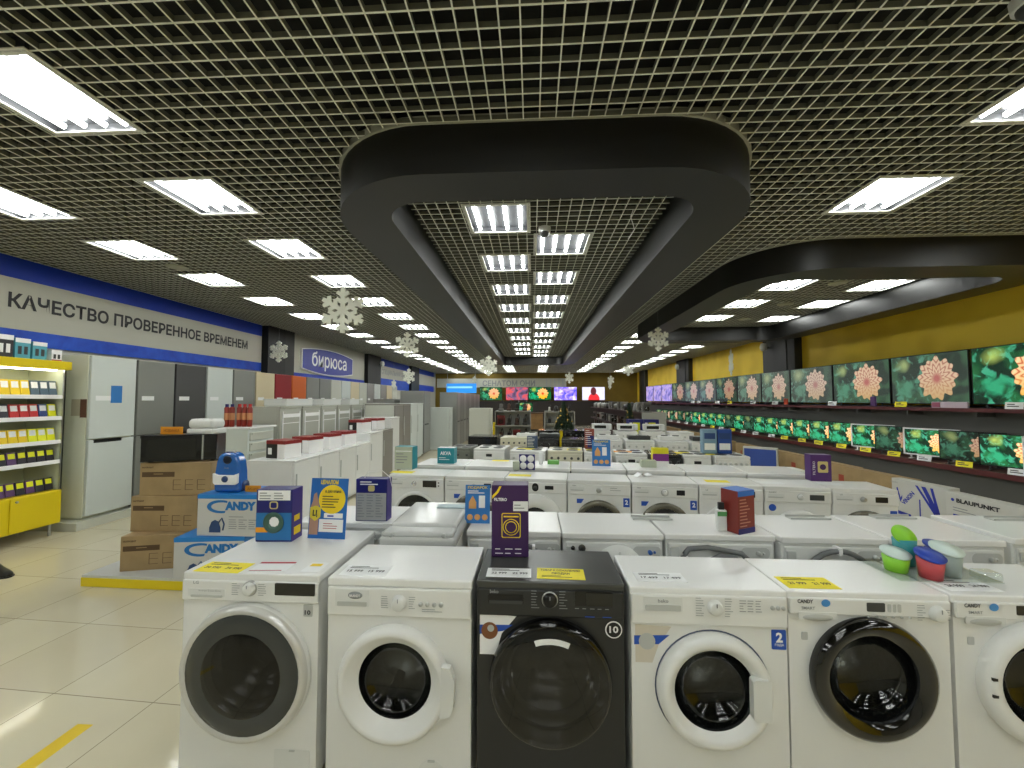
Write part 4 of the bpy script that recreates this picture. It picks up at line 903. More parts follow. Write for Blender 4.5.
t = carton('teal carton with white lettering on the fourth row', -1.0, 4.5, .855, .2, .12, .18, -.1, mat('teal card', '#1f8a98', .4), top=WCARD); text('AKVA', .04, (0, -.0015, .1), XZ, INKW, t, .13, bold=.03); lines((-.08, -.001, .07), XZ, .16, 2, .02, INKW, t, .006)
t = thing('tablet_blister', 'clear pack of four round white tabs on the third row', 'pack', (-.055, 4.16, .85), -.1)
b = B(); b.box(-.085, .085, 0, .012, 0, .165, 0, .01); b.done('backing', NAVY, t)
for q in range(4): b = B(); b.lathe([(0, -.006), (.03, -.005), (.036, 0)], (-.04+(q % 2)*.08, 0, .045+(q//2)*.075), 'y', 20); b.done('tab', INKW, t)
for L, x, y, z, w, d, h, m in (('small green and white pack lying on the fourth row', .24, 4.5, .855, .13, .1, .04, mat('pack green', '#5ea048', .5)), ('small white bottle-shaped pack left of the green pack', .1, 4.5, .855, .05, .05, .13, WCARD),
        ('pale pack beside the yellow and violet box on the fourth row', 1.27, 4.35, .855, .16, .1, .075, mat('pale pack', '#b0b8a4', .5)), ('small pack left of the round tab pack', -.17, 4.15, .85, .07, .06, .09, mat('pale pack', '#b0b8a4', .5))):
    carton(L, x, y, z, w, d, h, -.1, m)
t = carton('violet and yellow carton on the fourth row before the black cooker', 1.42, 4.42, .855, .17, .1, .2, -.1, mat('yellow box lid', '#d8cc18', .5)); panel(t, -.084, .084, .06, .14, mat('magenta print', '#7a2a80', .5)); panel(t, -.084, .084, .0, .06, WCARD, name='lower_print')
t = carton('dark orange and blue carton on the cooker row, left of the blue flyer', .87, 6.0, .85, .14, .1, .3, -.1, mat('rust card', '#8a4030', .5)); panel(t, -.03, .065, .02, .2, NAVY); lines((-.06, -.001, .28), XZ, .12, 8, .03, INKW, t, .008)
for i in range(2):
    t = carton('blue and white patterned carton, %s of the pair on the right end cookers' % ('left', 'right')[i], 2.44+i*.2, 5.52+i*.0, .855, .18, .12, .33, -.1, mat('blue pattern base', '#7a9ab0', .5) if i == 0 else mat('strong blue card', '#1f4a98', .5)); panel(t, -.07, .07, .05, .14, WCARD); panel(t, -.07, .07, .2, .28, mat('pattern navy', '#22447a', .5)); 
t = carton('small dark blue carton at the left of the cooker row', .0, 6.02, .855, .16, .1, .18, -.1, mat('dim blue card', '#3a4c68', .5)); lines((-.07, -.001, .16), XZ, .14, 7, .022, INKW, t, .006)
# detergent tubs
for i, (x, y, r, h, m, lm, tx) in enumerate([(1.61, 1.8, .046, .06, mat('lid lime', '#8ad030', .4), mat('lid white teal', '#cfe0da', .4), 'lime green white-lidded tub at the left of the tub pile'), (1.69, 1.735, .044, .075, mat('tub red print', '#c04a50', .4), mat('tub blue', '#1a3fb0', .35), 'red tub with blue lid, front of the tub pile'),
        (1.79, 1.77, .048, .09, mat('tub clear grey', '#9aa8a4', .3), mat('lid white teal', '#cfe0da', .4), 'grey tub with white lid in the tub pile'), (1.71, 1.87, .042, .11, mat('tub teal', '#208a90', .4), mat('lid lime', '#8ad030', .4), 'tall back tub with lime lid in the tub pile'), (1.85, 1.87, .042, .07, mat('tub blue', '#1a3fb0', .35), mat('tub blue', '#1a3fb0', .35), 'blue tub at the right back of the tub pile')]):
    t = thing('detergent_tub', tx, 'detergent tub', (x-.04, y, .855), 0, 'pile of detergent tubs')
    b = B(); b.lathe([(0, 0), (r*.82, 0), (r, h), (0, h)], (0, 0, 0), 'z', 24); b.done('tub', m, t)
    b = B(); T = Matrix.Translation((0, 0, h+.016)) @ Matrix.Rotation((.25, .35, .3, .9, .2)[i], 4, 'X'); b.lathe([(0, -.003), (r*1.1, -.004), (r*1.14, .003), (0, .01)], (0, 0, 0), 'z', 28, T=T); b.done('lid', lm, t)
t = thing('blister_tray', 'clear plastic tray under the pile of detergent tubs', 'tray', (1.7, 1.8, .85)); b = B(); b.box(-.2, .2, -.1, .13, 0, .004, 0, .002); b.box(.12, .2, -.1, -.04, .004, .04, 0, .01); b.done('tray', CLEAR, t)
#PART5
# ------------------------------------------------------------ accessory rack at the left edge (faces +X)
RX = -5.6
t = thing('display_rack', 'lit accessory rack with yellow cabinet and white shelves at the left edge', 'display rack', (RX, 3.0, 0))
RY = mat('rack yellow', '#e0c810', .35); L_ = 1.41
b = B(); b.box(-.5, 0, 0, L_, .14, .53, 0, .004)
for yy in (.06, L_/2, L_-.06):
    for xx in (-.45, -.05): b.cyl((xx, yy, 0), .014, .145, 'z', 10, m=1)
b.done('base_cabinet', [RY, SILVER], t)
for k in range(3):
    b = B(); b.box(0, .012, .01+k*.47, .01+k*.47+.455, .15, .52, 0, .003); d = b.done('door', RY, t)
    b = B(); b.cyl((.012, .06+k*.47, .48), .012, .012, 'x', 12); b.done('lock', SILVER, d)
b = B(); b.box(-.5, -.47, 0, L_, .53, 1.98); b.box(-.5, 0, L_-.015, L_, .53, 1.98); b.box(-.5, 0, 0, .015, .53, 1.98); b.done('back_panel', mat('rack pale green panel', '#c2c9b4', .4), t)
b = B(); b.box(-.5, .03, -.01, L_+.03, 1.95, 2.05, 0, .004); b.done('header', RY, t)
b = B(); b.box(-.12, -.06, .05, L_-.05, 1.935, 1.95); b.done('light_strip', mat('strip light', '#fffdf0', .5, emit=6), t)
for z in (.865, 1.1, 1.38, 1.63):
    b = B(); b.box(-.47, -.02, .015, L_-.015, z-.02, z); b.box(-.025, -.01, .015, L_-.015, z-.025, z+.02); b.done('shelf', INKW, t)
for s in range(2): b = B(); b.box(-.02, 0, L_-.02-s*.7, L_-s*.7, .53, 1.96); b.done('upright', SILVER, t)
def yz_pack(label, y, z, w, h, d, m, panelm, group, tilt=.18, x=RX-.06):
    q = thing('accessory_pack', label, 'accessory pack', (x, y, z), 0, group); T = Matrix.Rotation(-tilt, 4, 'Y')
    b = B(); b.box(-d, 0, -w/2, w/2, 0, h, T=T, bev=.002, seg=1); b.done('pack', m, q)
    b = B(); b.box(0, .0012, -w*.38, w*.38, h*.5, h*.9, T=T); b.done('print', panelm, q)
cols = {'yellow': mat('pack yellow', '#e8c818', .4), 'red': mat('pack red', '#c02a28', .4), 'blue': mat('pack blue', '#24407c', .4), 'dark': mat('pack dark', '#26222c', .4), 'violet': mat('pack violet', '#5a3a6a', .4), 'lemon': mat('pack lemon', '#e6e810', .4), 'slate': mat('pack slate', '#4a6070', .4)}
shelf_rows = [(1.63, .16, ['yellow', 'yellow', 'yellow', 'slate', 'slate', 'slate', 'yellow'], INKW), (1.38, .14, ['dark', 'red', 'red', 'red', 'blue', 'lemon', 'red'], INKW), (1.1, .14, ['yellow', 'yellow', 'yellow', 'lemon', 'lemon', 'lemon', 'yellow'], WCARD), (.865, .13, ['dark', 'violet', 'dark', 'dark', 'dark', 'dark', 'dark'], cols['lemon']), (.53, .13, ['violet', 'violet', 'dark', 'violet', 'dark', 'dark', 'violet'], cols['lemon'])]
for r, (z, h, cs, pm) in enumerate(shelf_rows):
    for k in range(6):
        y = 4.36-.085*k; c = cs[k] if k < len(cs) else 'yellow'
        c = cs[5-k]
        yz_pack('small %s pack on rack shelf %s from above, %s from its right end' % (c, ORD[r], ORD[k]), y-.02, z+.008, .076, h*1.12, .02, cols[c], pm, 'accessory packs on the lit rack')
for i, (y, w, h, m, m2) in enumerate([(4.32, .1, .13, INKW, DGREY), (4.16, .13, .2, mat('box aqua', '#58a4b4', .4), DGREY), (4.01, .13, .22, mat('box aqua', '#58a4b4', .4), DGREY), (3.86, .14, .24, mat('box slate', '#34343a', .4), INKW)]):
    q = thing('small_carton', ['white and red small carton at the right end of the rack top', 'aqua carton second from the right end of the rack top', 'taller aqua carton third from the right end of the rack top', 'dark grey carton with white lid at the left edge of the rack top'][i], 'box', (RX-.02, y, 2.051)); b = B(); b.box(-.1, 0, -w/2, w/2, 0, h, 0, .002); b.done('carton', m, q)
    b = B(); [b.box(0, .001, s*w*.2-w*.12, s*w*.2+w*.12, h*.2, h*.6) for s in (-1, 1)]; b.done('handset_print', m2, q)
    b = B(); b.box(.0, .0012, -w/2, w/2, h*.78 if i else 0, h if i else h*.12); b.done('band', INKW if i else INKR, q)
# ------------------------------------------------------------ tall fridges along the left wall (doors face +X)
b = B(); b.box(-6.25, -5.5, 4.5, 15.9, 0, .1, 0, .004); tag(b.done('display_plinth', mat('plinth pale', '#c4c6b8', .4)), 'low pale plinth under the tall fridges along the left wall', 'plinth')
def fridge(label, x, y, z, w, d, h, m, split=.48, side=None, group=None, cardm=WCARD, handle=True, face='x'):
    """doors face +X; w along Y; origin: front bottom corner nearest the camera"""
    t = thing('fridge', label, 'fridge', (x, y, z), 0, group)
    b = B(); b.box(-d, -.045, 0, w, .02, h, 0, .006); b.box(-d+.03, -.08, .03, w-.03, 0, .03); b.done('body', side or m, t)
    zs = h*split
    b = B(); b.box(-.04, 0, .003, w-.003, .04, zs-.006, 0, .008); d1 = b.done('lower_door', m, t)
    b = B(); b.box(-.04, 0, .003, w-.003, zs+.006, h-.004, 0, .008); d2 = b.done('upper_door', m, t)
    if handle: b = B(); b.box(-.03, .002, .06, w*.7, zs-.045, zs-.004); b.done('handle_recess', BLACK, d1)
    if cardm:
        b = B(); b.box(0, .002, .06, .24, h*.72, h*.75); b.done('price_card', cardm, d2)
    return t
G1 = mat('fridge grey steel', '#8b8d88', .35, .3); G2 = mat('fridge graphite', '#4a4a4a', .4); WH = mat('fridge white', '#ccd3cf', .3); BEI = mat('fridge cream', '#cfc2a0', .35); RED = mat('fridge red', '#8e1a22', .3); ORA = mat('fridge orange', '#c8601c', .3); PAL = mat('fridge pale', '#c2c4b8', .35); SIL = mat('fridge silver', '#9a9c98', .3, .4)
seq = [('white', WH), ('grey', G1), ('graphite', G2), ('white', WH), ('grey', G1), ('cream', BEI), ('red', RED), ('orange', ORA), ('grey', G1), ('grey', G1), ('white', PAL), ('white', WH), ('cream', BEI), ('white', PAL), ('silver', SIL), ('white', WH), ('silver', SIL), ('cream', BEI), ('white', PAL)]
for i, (n_, m) in enumerate(seq):
    fr_ = fridge('tall %s two-door fridge, %s in the line along the left wall' % (n_, ORD[i]), -5.55, 4.63+i*.59, .1, .565, .62, 2.06, m, side=mat('fridge side cream', '#e0e2d0', .35) if i == 0 else None, group='tall fridges at the left wall')
    if i == 0:
        b = B(); b.box(.0, .002, .24, .38, 1.45, 1.68); b.done('blue_flyer', mat('flyer blue', '#2f78c0', .4), fr_)
        b = B(); b.box(-.24, -.1, -.006, 0, 1.29, 1.5); b.done('paper_notice', mat('notice paper', '#b8b098', .5), fr_); b = B(); b.box(-.12, -.04, -.008, -.001, 1.27, 1.5); b.done('brown_notice', mat('notice brown', '#6a4a3a', .5), fr_)
# ------------------------------------------------------------ inner rows of cooling appliances
t = thing('drawer_freezer', 'white freezer with ribbed drawer front carrying red spray bottles', 'freezer', (-4.04, 5.4, 0)); b = B(); b.box(-.5, -.02, 0, .56, .02, 1.17, 0, .006); b.done('body', WH, t)
b = B(); b.box(-.52, .02, -.01, .57, 1.17, 1.2, 0, .005); b.done('top_panel', TOPW, t)
for k in range(7): b = B(); b.box(-.02, .0, .03, .53, .1+k*.15, .1+k*.15+.12, 0, .01); b.box(.0, .012, .05, .51, .2+k*.15-.01, .215+k*.15); b.done('drawer', PAL, t)
for i, (dx, dy) in enumerate(((-.42, .1), (-.34, .1), (-.26, .14), (-.18, .14), (-.1, .14))):
    q = thing('spray_can', 'red printed can on the drawer freezer, %s from the left' % ORD[i], 'can', (-4.04+dx, 5.4+dy, 1.2), 0, 'red cans on the freezer'); b = B(); b.lathe([(0, 0), (.032, 0), (.034, .02), (.034, .27), (.025, .29), (0, .29)], (0, 0, 0), 'z', 16); b.done('can', mat('can red', '#8a2a20', .35), q)
    b = B(); b.cyl((0, 0, .29), .022, .04, 'z', 12); b.done('cap', NAVY if i < 2 else cols['red'], q); b = B(); b.lathe([(.035, .1), (.035, .2)], (0, 0, 0), 'z', 16); b.done('label', mat('can orange print', '#c88a60', .4), q)
b = B(); b.box(-4.54-.04, -4.54+.02, 5.42, 5.48, 1.2, 1.26, 0, .01); tag(b.done('sponge', cols['lemon']), 'small green block on the corner of the drawer freezer', 'sponge')
def low_fridge(label, x, y, w, d, h, m=WHITE, side=None, group='low fridges in the inner row', top=True):
    t = thing('low_fridge', label, 'fridge', (x, y, 0), 0, group)
    b = B(); b.box(-d, -.04, 0, w-.004, .03, h-.03, 0, .005); b.done('body', side or m, t)
    b = B(); b.box(-d-.005, .005, .0, w-.005, h-.03, h, 0, .006); b.done('top_panel', TOPW if m is WHITE else m, t)
    b = B(); b.box(-.04, 0, .004, w-.008, .08, h-.035, 0, .006); d_ = b.done('door', m, t)
    b = B(); b.box(0, .012, .03, .05, h*.5, h*.8, 0, .003); b.done('handle', PLG, d_)
    return t
for i in range(4): low_fridge('low white fridge, %s in the inner row from the camera' % ORD[i], -2.9, 4.66+i*.56, .56, .6, .85)
low_fridge('low white fridge a little higher, fifth in the inner row', -2.9, 6.9, .6, .62, 1.0)
low_fridge('grey-sided fridge of middle height, behind the low white ones', -2.9, 7.5, .55, .62, 1.0, m=mat('fridge taupe', '#85827a', .35))
low_fridge('white fridge of chest height before the taller block', -2.95, 8.08, .5, .66, 1.22)
for i, (m, n_) in enumerate(((mat('fridge taupe', '#85827a', .35), 'taupe'), (mat('fridge taupe', '#85827a', .35), 'taupe'), (WH, 'white'), (WH, 'white'))):
    low_fridge('%s fridge at eye height in the inner block, %s from the camera' % (n_, ORD[i]), -3.06, 8.62+i*.56, .55, .7, 1.5, m=m, side=PAL, group='eye-high fridges')
fridge('wide silver fridge standing above the inner block', -3.15, 11.3, 0, .7, .72, 1.86, SIL, group='silver fridges', cardm=None)
low_fridge('white freezer behind the wide silver fridge', -2.62, 12.2, .6, .6, 1.35, m=WH)
for i in range(9): fridge('silver fridge in the far inner line, %s from the camera' % ORD[i], -2.5, 13.0+i*.62, 0, .59, .6, 1.85, (SIL, G1)[i % 2], group='far silver fridges', cardm=None)
fridge('plain white upright fridge seen before the far shelves', -1.05, 9.9, 0, .55, .55, 1.38, PAL, cardm=None)
for i in range(6):        # glass fronted upright cabinets between the rows
    t = low_fridge('pale upright cabinet with framed front behind the low fridges, %s from the camera' % ORD[i], -4.05, 6.1+i*.62, .58, .56, 1.48, m=mat('cabinet pale grey', '#adaea2', .4), side=mat('cabinet pale grey', '#adaea2', .4), group='framed cabinets')
    b = B()
    for z in (.3, .6, .9, 1.2): b.box(.0, .01, .06, .52, z, z+.012)
    b.box(0, .012, .05, .065, .15, 1.4); b.box(0, .012, .51, .525, .15, 1.4); b.box(-.0, .014, .05, .525, 1.3, 1.36); b.done('door_frame', INKW, t)
for i, (y, w) in enumerate([(6.4, .8), (7.6, .7), (8.7, .5)]):
    t = thing('white_tray', 'white plastic drawer lying on the framed cabinets, %s from the camera' % ORD[i], 'drawer', (-4.35, y, 1.481)); b = B(); b.box(-.2, .2, 0, w, 0, .13, 0, .02); b.done('drawer', PLA, t); b = B(); b.box(-.21, .21, -.01, w+.01, .11, .13, 0, .005); b.done('rim', WHITE2, t)
for i in range(5):
    low_fridge('pale fridge in the second inner line, %s from the camera' % ORD[i], -4.0, 10.4+i*.7, .62, .6, 1.5+.12*(i % 2), m=(PAL, SIL)[i % 2], group='second inner line of fridges')
# kettle cartons: red top, black front
KR = mat('kettle box red', '#8c2426', .4); KB = mat('kettle box black', '#1a1a1c', .4)
for i, (x, y, z) in enumerate([(-3.24, 4.8, .85), (-3.22, 5.3, .85), (-3.2, 5.8, .85), (-3.17, 6.25, .85), (-3.22, 6.98, 1.0), (-3.2, 7.6, 1.0)]):
    t = carton('small red-topped kettle carton, %s from the camera on the inner row' % ORD[i], x, y, z+.0005, .3, .26, .225, -.25, INKW, group='red-topped kettle cartons')
    panel(t, -.15, .15, .18, .224, KR, name='red_band'); panel(t, -.149, .03, .002, .18, KB, name='black_panel'); panel(t, -.12, -.06, .05, .13, INKW, -.002, 'kettle_print'); b = B(); b.box(.15, .151, .0, .26, .18, .224); b.done('side_band', KR, t)
    b = B(); b.box(-.149, .149, .002, .258, .2245, .2262); b.done('lid', KR, t)
# walker's shoe at the left edge
t = thing('shoe', 'black leather shoe at the left edge of the floor', 'shoe', (-4.82, 3.36, 0), -.25); SB = mat('shoe leather', '#15130f', .35)
b = B(); n0 = []
for i, (xx, hw, hh) in enumerate([(-.14, .025, .07), (-.12, .036, .1), (-.06, .038, .1), (0, .04, .075), (.06, .046, .055), (.11, .042, .045), (.14, .025, .035), (.148, .005, .025)]):
    n0.append([b.b.verts.new((xx, hw*math.cos(a)*(1 if True else 1), .012+hh*max(0, math.sin(a)))) for a in [k*PI/8 for k in range(9)]])
for A, D in zip(n0, n0[1:]):
    for k in range(8): f = b.b.faces.new((A[k], A[k+1], D[k+1], D[k])); f.smooth = True
    b.b.faces.new((A[0], D[0], D[8], A[8]))
b.b.faces.new(n0[0]); b.b.faces.new(n0[-1]); b.done('upper', SB, t)
b = B(); b.prism([(-.145, -.02), (-.12, -.038), (0, -.042), (.06, -.049), (.12, -.044), (.152, -.015), (.152, .015), (.12, .044), (.06, .049), (0, .042), (-.12, .038), (-.145, .02)], (0, 0, .014), *XY, .014); b.done('sole', BLACK, t)
b = B(); b.box(-2.23, -2.15, .9, 1.87, 0, .001); tag(b.done('floor_tape', mat('floor tape yellow', '#e0c020', .5)), 'strip of yellow tape on the floor at bottom left', 'tape')

# ------------------------------------------------------------ right wall: television shelves (screens face -X)
def figure_screen():
    m = bpy.data.materials.new('screen red figure'); m.use_nodes = True; g = NG(m); tc = g.N.new('ShaderNodeTexCoord'); sp = g.N.new('ShaderNodeSeparateXYZ'); g.L.new(tc.outputs['UV'], sp.inputs[0])
    def el(cx, cy, rx, ry): return g.m('MULTIPLY', g.m('SUBTRACT', 1, g.m('ADD', g.m('POWER', g.m('DIVIDE', g.m('SUBTRACT', sp.outputs[0], cx), rx), 2), g.m('POWER', g.m('DIVIDE', g.m('SUBTRACT', sp.outputs[1], cy), ry), 2))), 8, clamp=True)
    c = g.mix(g.noise(tc.outputs['UV'], 3), '#c8c4dc', '#eceaf6'); c = g.mix(el(.52, .05, .26, .5), c, '#d82430'); c = g.mix(el(.5, .68, .13, .32), c, '#5a1420')
    p = g.N['Principled BSDF']; p.inputs['Base Color'].default_value = (.01, .01, .01, 1); g.L.new(c, p.inputs['Emission Color']); p.inputs['Emission Strength'].default_value = .9; return m
SHM = mat('shelf backboard grey', '#565652', .5); LIP = mat('shelf lip maroon', '#5a2a2c', .35)
b = B(); b.box(6.46, 6.66, 2.6, 22.0, 0, 1.5); tag(b.done('shelf_backboard', SHM), 'long dark grey backboard behind the television shelves on the right wall', 'backboard')
t = thing('wall_shelf', 'upper maroon-edged shelf carrying the large televisions on the right wall', 'shelf', (6.2, 2.6, 1.47)); b = B(); b.box(0, .26, 0, 19.4, -.04, 0); b.done('board', mat('shelf maroon board', '#4c2a2a', .35), t); b = B(); b.box(-.012, 0, 0, 19.4, -.05, .003); b.done('lip', LIP, t)
for k in range(19): b = B(); b.box(.02, .26, k*1.0+.2, k*1.0+.23, -.12, -.04); b.done('bracket', SHM, t)
t = thing('wall_shelf', 'lower maroon-edged shelf carrying the small televisions on the right wall', 'shelf', (5.95, 2.6, .66)); b = B(); b.box(0, .51, 0, 19.4, -.05, 0); b.done('board', mat('shelf maroon board', '#4c2a2a', .35), t); b = B(); b.box(-.014, 0, 0, 19.4, -.07, .003); b.done('lip', LIP, t)
b = B(); b.box(.1, .5, 0, 19.4, -.5, -.05); b.done('cabinet_base', SHM, t)
FL = [flower('screen dahlia bright', .85, 1.0, sat=1.0), flower('screen dahlia soft', .6, .9, sat=.8, seed=3, veil=.15), flower('screen dahlia pale', .55, .9, sat=.65, seed=5, warm='#e0a080', veil=.25), flower('screen dahlia vivid', 1.0, 1.1, sat=1.15, seed=1), flower('screen dahlia dim', .45, .7, sat=.8, seed=2)]
VIO = blotch('screen violet', ['#2a3a8c', '#8a80d8', '#c8b0e0', '#203a50'], 3, emit=.7)
def tv(label, loc, rz, w, h, scr, group, frame=BLACK, stand='feet', name='television'):
    """screen faces local -Y, origin at the middle of the stand on the shelf"""
    t = thing(name, label, 'television', loc, rz, group); z0 = .055
    b = B(); b.box(-w/2, w/2, 0, .03, z0, z0+h, 0, .003); b.box(-w/3, w/3, .03, .06, z0+.05, z0+h*.55, 0, .01); b.done('casing', BLACK, t)
    e = .012 if frame is BLACK else .022
    b = B(); b.box(-w/2, w/2, -.003, .001, z0, z0+e); b.box(-w/2, w/2, -.003, .001, z0+h-e, z0+h); b.box(-w/2, -w/2+e, -.003, .001, z0, z0+h); b.box(w/2-e, w/2, -.003, .001, z0, z0+h); b.done('bezel', frame, t)
    me = bpy.data.meshes.new('screen'); v = [(-w/2+e, -.0012, z0+e), (w/2-e, -.0012, z0+e), (w/2-e, -.0012, z0+h-e), (-w/2+e, -.0012, z0+h-e)]
    v += [(a, -.0002, c_) for a, _, c_ in v]
    me.from_pydata(v, [], [(0, 1, 2, 3), (1, 0, 4, 5), (2, 1, 5, 6), (3, 2, 6, 7), (0, 3, 7, 4), (5, 4, 7, 6)]); uv = me.uv_layers.new(); q = [(0, 0), (1, 0), (1, 1), (0, 1)]*6
    for i, l in enumerate(uv.data): l.uv = q[i] if i < 4 else (0, 0)
    me.materials.append(scr); o = bpy.data.objects.new('screen', me); COL.objects.link(o); o.parent = t
    for s in (-1, 1):
        b = B(); b.box(s*w*.36-.012, s*w*.36+.012, -.06, .1, 0, .008); b.box(s*w*.36-.008, s*w*.36+.008, 0, .02, .006, z0+.01); b.done('foot', frame if frame is not BLACK else DGREY, t)
    return t
ys = [3.55, 4.9, 6.52, 7.83, 9.2, 10.46, 11.68, 13.0, 14.4, 15.73, 17.1, 18.5, 19.9, 21.1]
ws = [1.3, 1.22, 1.2, 1.22, 1.25, 1.15, 1.18, 1.25, 1.25, 1.25, 1.3, 1.3, 1.3, .95]
sc = [0, 0, 1, 1, 2, 2, 2, 4, 2, 2, 4, 5, 5, 5]
E_ = [3.4, 4.68, 5.93, 7.18, 8.5, 9.85, 11.05, 12.3, 13.7, 15.05, 16.4, 17.9, 19.3, 20.6, 21.9]
ys = [(a+c)/2 for a, c in zip(E_, E_[1:])]
ys_ = [4.15+0, 5.28, 6.62, 7.92, 9.25, 10.5, 11.72, 13.05, 14.4, 15.75, 17.1, 18.5, 19.9, 21.2]
ws = [c-a-.03 for a, c in zip(E_, E_[1:])]
ws_ = [1.0, 1.22, 1.22, 1.2, 1.22, 1.1, 1.15, 1.25, 1.2, 1.2, 1.25, 1.25, 1.3, 1.1]
for i in range(len(ys)):
    m = VIO if sc[i] == 5 else FL[sc[i]]
    tv('large television showing a %s, %s from the camera on the upper shelf' % ('violet scene' if sc[i] == 5 else 'flower', ORD[i]), (6.3, ys[i], 1.472), -PI/2, ws[i], .8, m, 'large televisions on the upper shelf')
FLU = FL
lx = [4.35, 4.85, 5.32, 5.84, 6.4, 6.93, 7.44, 8.0, 8.56, 9.1, 9.66, 10.2, 10.7, 11.2, 11.75, 12.3, 12.9, 13.5, 14.1, 14.8, 15.5, 16.3, 17.2, 18.1, 19.0]
ls = [3, 3, 3, 4, 3, 4, 3, 3, 3, 3, 3, 3, 3, 4, 3, 4, 3, 3, 3, 3, 1, 4, 1, 2, 2]
for i, y in enumerate(lx):
    wf = i in (1, 4, 6)
    if i == 0: FL = [flower('close dahlia %d' % k, *a) for k, a in enumerate(((.8, 1.0, .7, .95, 0, .4), (.6, .9, .7, .8, 3, .4), (.6, .9, .7, .7, 5, .4), (1.0, 1.1, .7, 1.0, 1, .4), (.45, .8, .71, .8, 2, .4)))]
    tv('small television %s, %s from the camera on the lower shelf' % ('in a white frame' if wf else 'in a black frame', ORD[i]), (6.17, y, .662), -PI/2+.42, .66, .43, FL[ls[i]], 'small televisions on the lower shelf', INKW if wf else BLACK)
# price tags standing on the shelf lips (face -X)
def shelf_tag(label, x, y, z, w, h, m, group):
    t = thing('price_tag', label, 'price tag', (x, y, z), -PI/2+.35, group); b = B(); T = Matrix.Rotation(-.25, 4, 'X'); b.box(-w/2, w/2, 0, .0015, 0, h, T=T); b.box(-w/2, w/2, 0, .03, 0, .002); b.done('card', m, t)
    o = lines((-w*.38, .0, h*.75), XZ, w*.8, 2, h*.3, INK, t, h*.14); o.matrix_local = T
for i, y in enumerate([4.6, 5.15, 5.75, 6.3, 6.8, 7.35, 7.9, 8.5, 9.0, 9.6, 10.1, 10.8, 11.4, 12.0, 12.7, 13.3, 14.0, 14.7, 15.5, 16.3, 17.2]):
    yl = i in (2, 4, 5, 6, 7, 8, 9, 13, 15)
    shelf_tag('%s price tag on the lower television shelf, %s from the camera' % ('yellow' if yl else 'white', ORD[i]) if i < 20 else 'white price tag on the lower television shelf, farthest one', 5.962, y, .664, .17, .08, YEL if yl else WCARD, 'tags on the lower shelf')
for i, y in enumerate([4.9, 5.35, 6.9, 8.4, 10.3, 11.3, 12.6, 13.4, 14.9, 15.4]):
    shelf_tag('%s price tag on the upper television shelf, %s from the camera' % ('yellow' if i in (2, 6) else 'white', ORD[i]), 6.19, y, 1.474, .16, .09, YEL if i in (2, 6) else WCARD, 'tags on the upper shelf')
t = carton('long pale carton lying before the third large television', 6.203, 6.15, 1.472, .5, .03, .09, -PI/2, mat('pale lilac card', '#c8b8c4', .4)); panel(t, -.24, -.12, .01, .08, mat('print orange violet', '#a05a70', .4))
carton('small violet and white carton between the second and third large televisions', 6.203, 7.45, 1.472, .1, .03, .18, -PI/2, mat('violet small card', '#5a3a70', .4))
carton('small orange-red carton before the sixth large television', 6.203, 9.9, 1.472, .12, .03, .15, -PI/2, mat('orange red card', '#c84a28', .4))
# cartons on the floor under the shelves
RW = mat('television carton white', '#c8c8c2', .5); TBL = mat('carton print blue', '#2434a8', .4)
def wall_carton(label, x, y, w, h, d, m, z=0, rz=-PI/2): return carton(label, x, y, z, w, d, h, rz, m, group='television cartons under the shelf')
t = wall_carton('white television carton with slanted blue stripes, VINON printed beside a blue tick', 4.9, 5.26, .66, .54, .14, RW, rz=-PI/2+.12)
b = B()
for k, wd in ((0, .03), (.07, .05), (.17, .03)): b.prism([(-.04+k, .5), (-.04+k+wd, .5), (.22+wd, .1), (.22-wd*.2, .1)], (0, -.0015, 0), *XZ, .001)
b.prism([(-.32, .08), (-.1, .08), (-.1, .11), (-.32, .13)], (0, -.0015, 0), *XZ, .001); b.done('blue_stripe', TBL, t)
b = B(); b.prism([(-.27, .42), (-.255, .43), (-.22, .3), (-.2, .34), (-.2, .3), (-.225, .24)], (0, -.0015, 0), *XZ, .001); b.done('tick', TBL, t); text('VINON', .05, (-.11, -.0015, .3), ((.6, 0, .8), (-.8, 0, .6)), TBL, t, .22, bold=.04)
b = B(); b.box(.0, .015, -.0015, 0, .1, .33); b.done('blue_bar', TBL, t); text('VISION', .02, (-.3, -.0015, .48), XZ, INKL, t, .1)
t = wall_carton('white television carton reading BLAUPUNKT at the right edge', 4.86, 4.4, 1.0, .52, .13, RW)
b = B(); b.lathe([(0, -.002), (.018, -.0015)], (-.42, 0, .44), 'y', 16); b.done('blue_dot', TBL, t); text('BLAUPUNKT', .045, (-.17, -.0015, .42), XZ, INK, t, .42, bold=.05)
lines((-.42, -.001, .36), XZ, .3, 2, .03, INKL, t, .01); lines((-.42, -.001, .28), XZ, .3, 2, .05, TBL, t, .03, cols=2); b = B(); b.box(.3, .4, -.0015, 0, .36, .42); b.done('picture_print', PLG, t); b = B(); b.box(.08, .3, -.0015, 0, .22, .3); b.done('blue_field', TBL, t)
wall_carton('long brown television carton standing behind the white VINON one', 5.15, 6.2, 1.1, .5, .14, KRAFT, rz=-PI/2+.05)
kx = [(5.5, 7.6, 1.2, .44), (5.5, 8.9, 1.3, .46), (5.5, 10.3, 1.2, .44), (5.5, 11.9, 1.5, .45), (5.45, 13.8, 1.5, .5), (5.4, 15.6, 1.5, .52), (5.4, 17.4, 1.6, .55)]
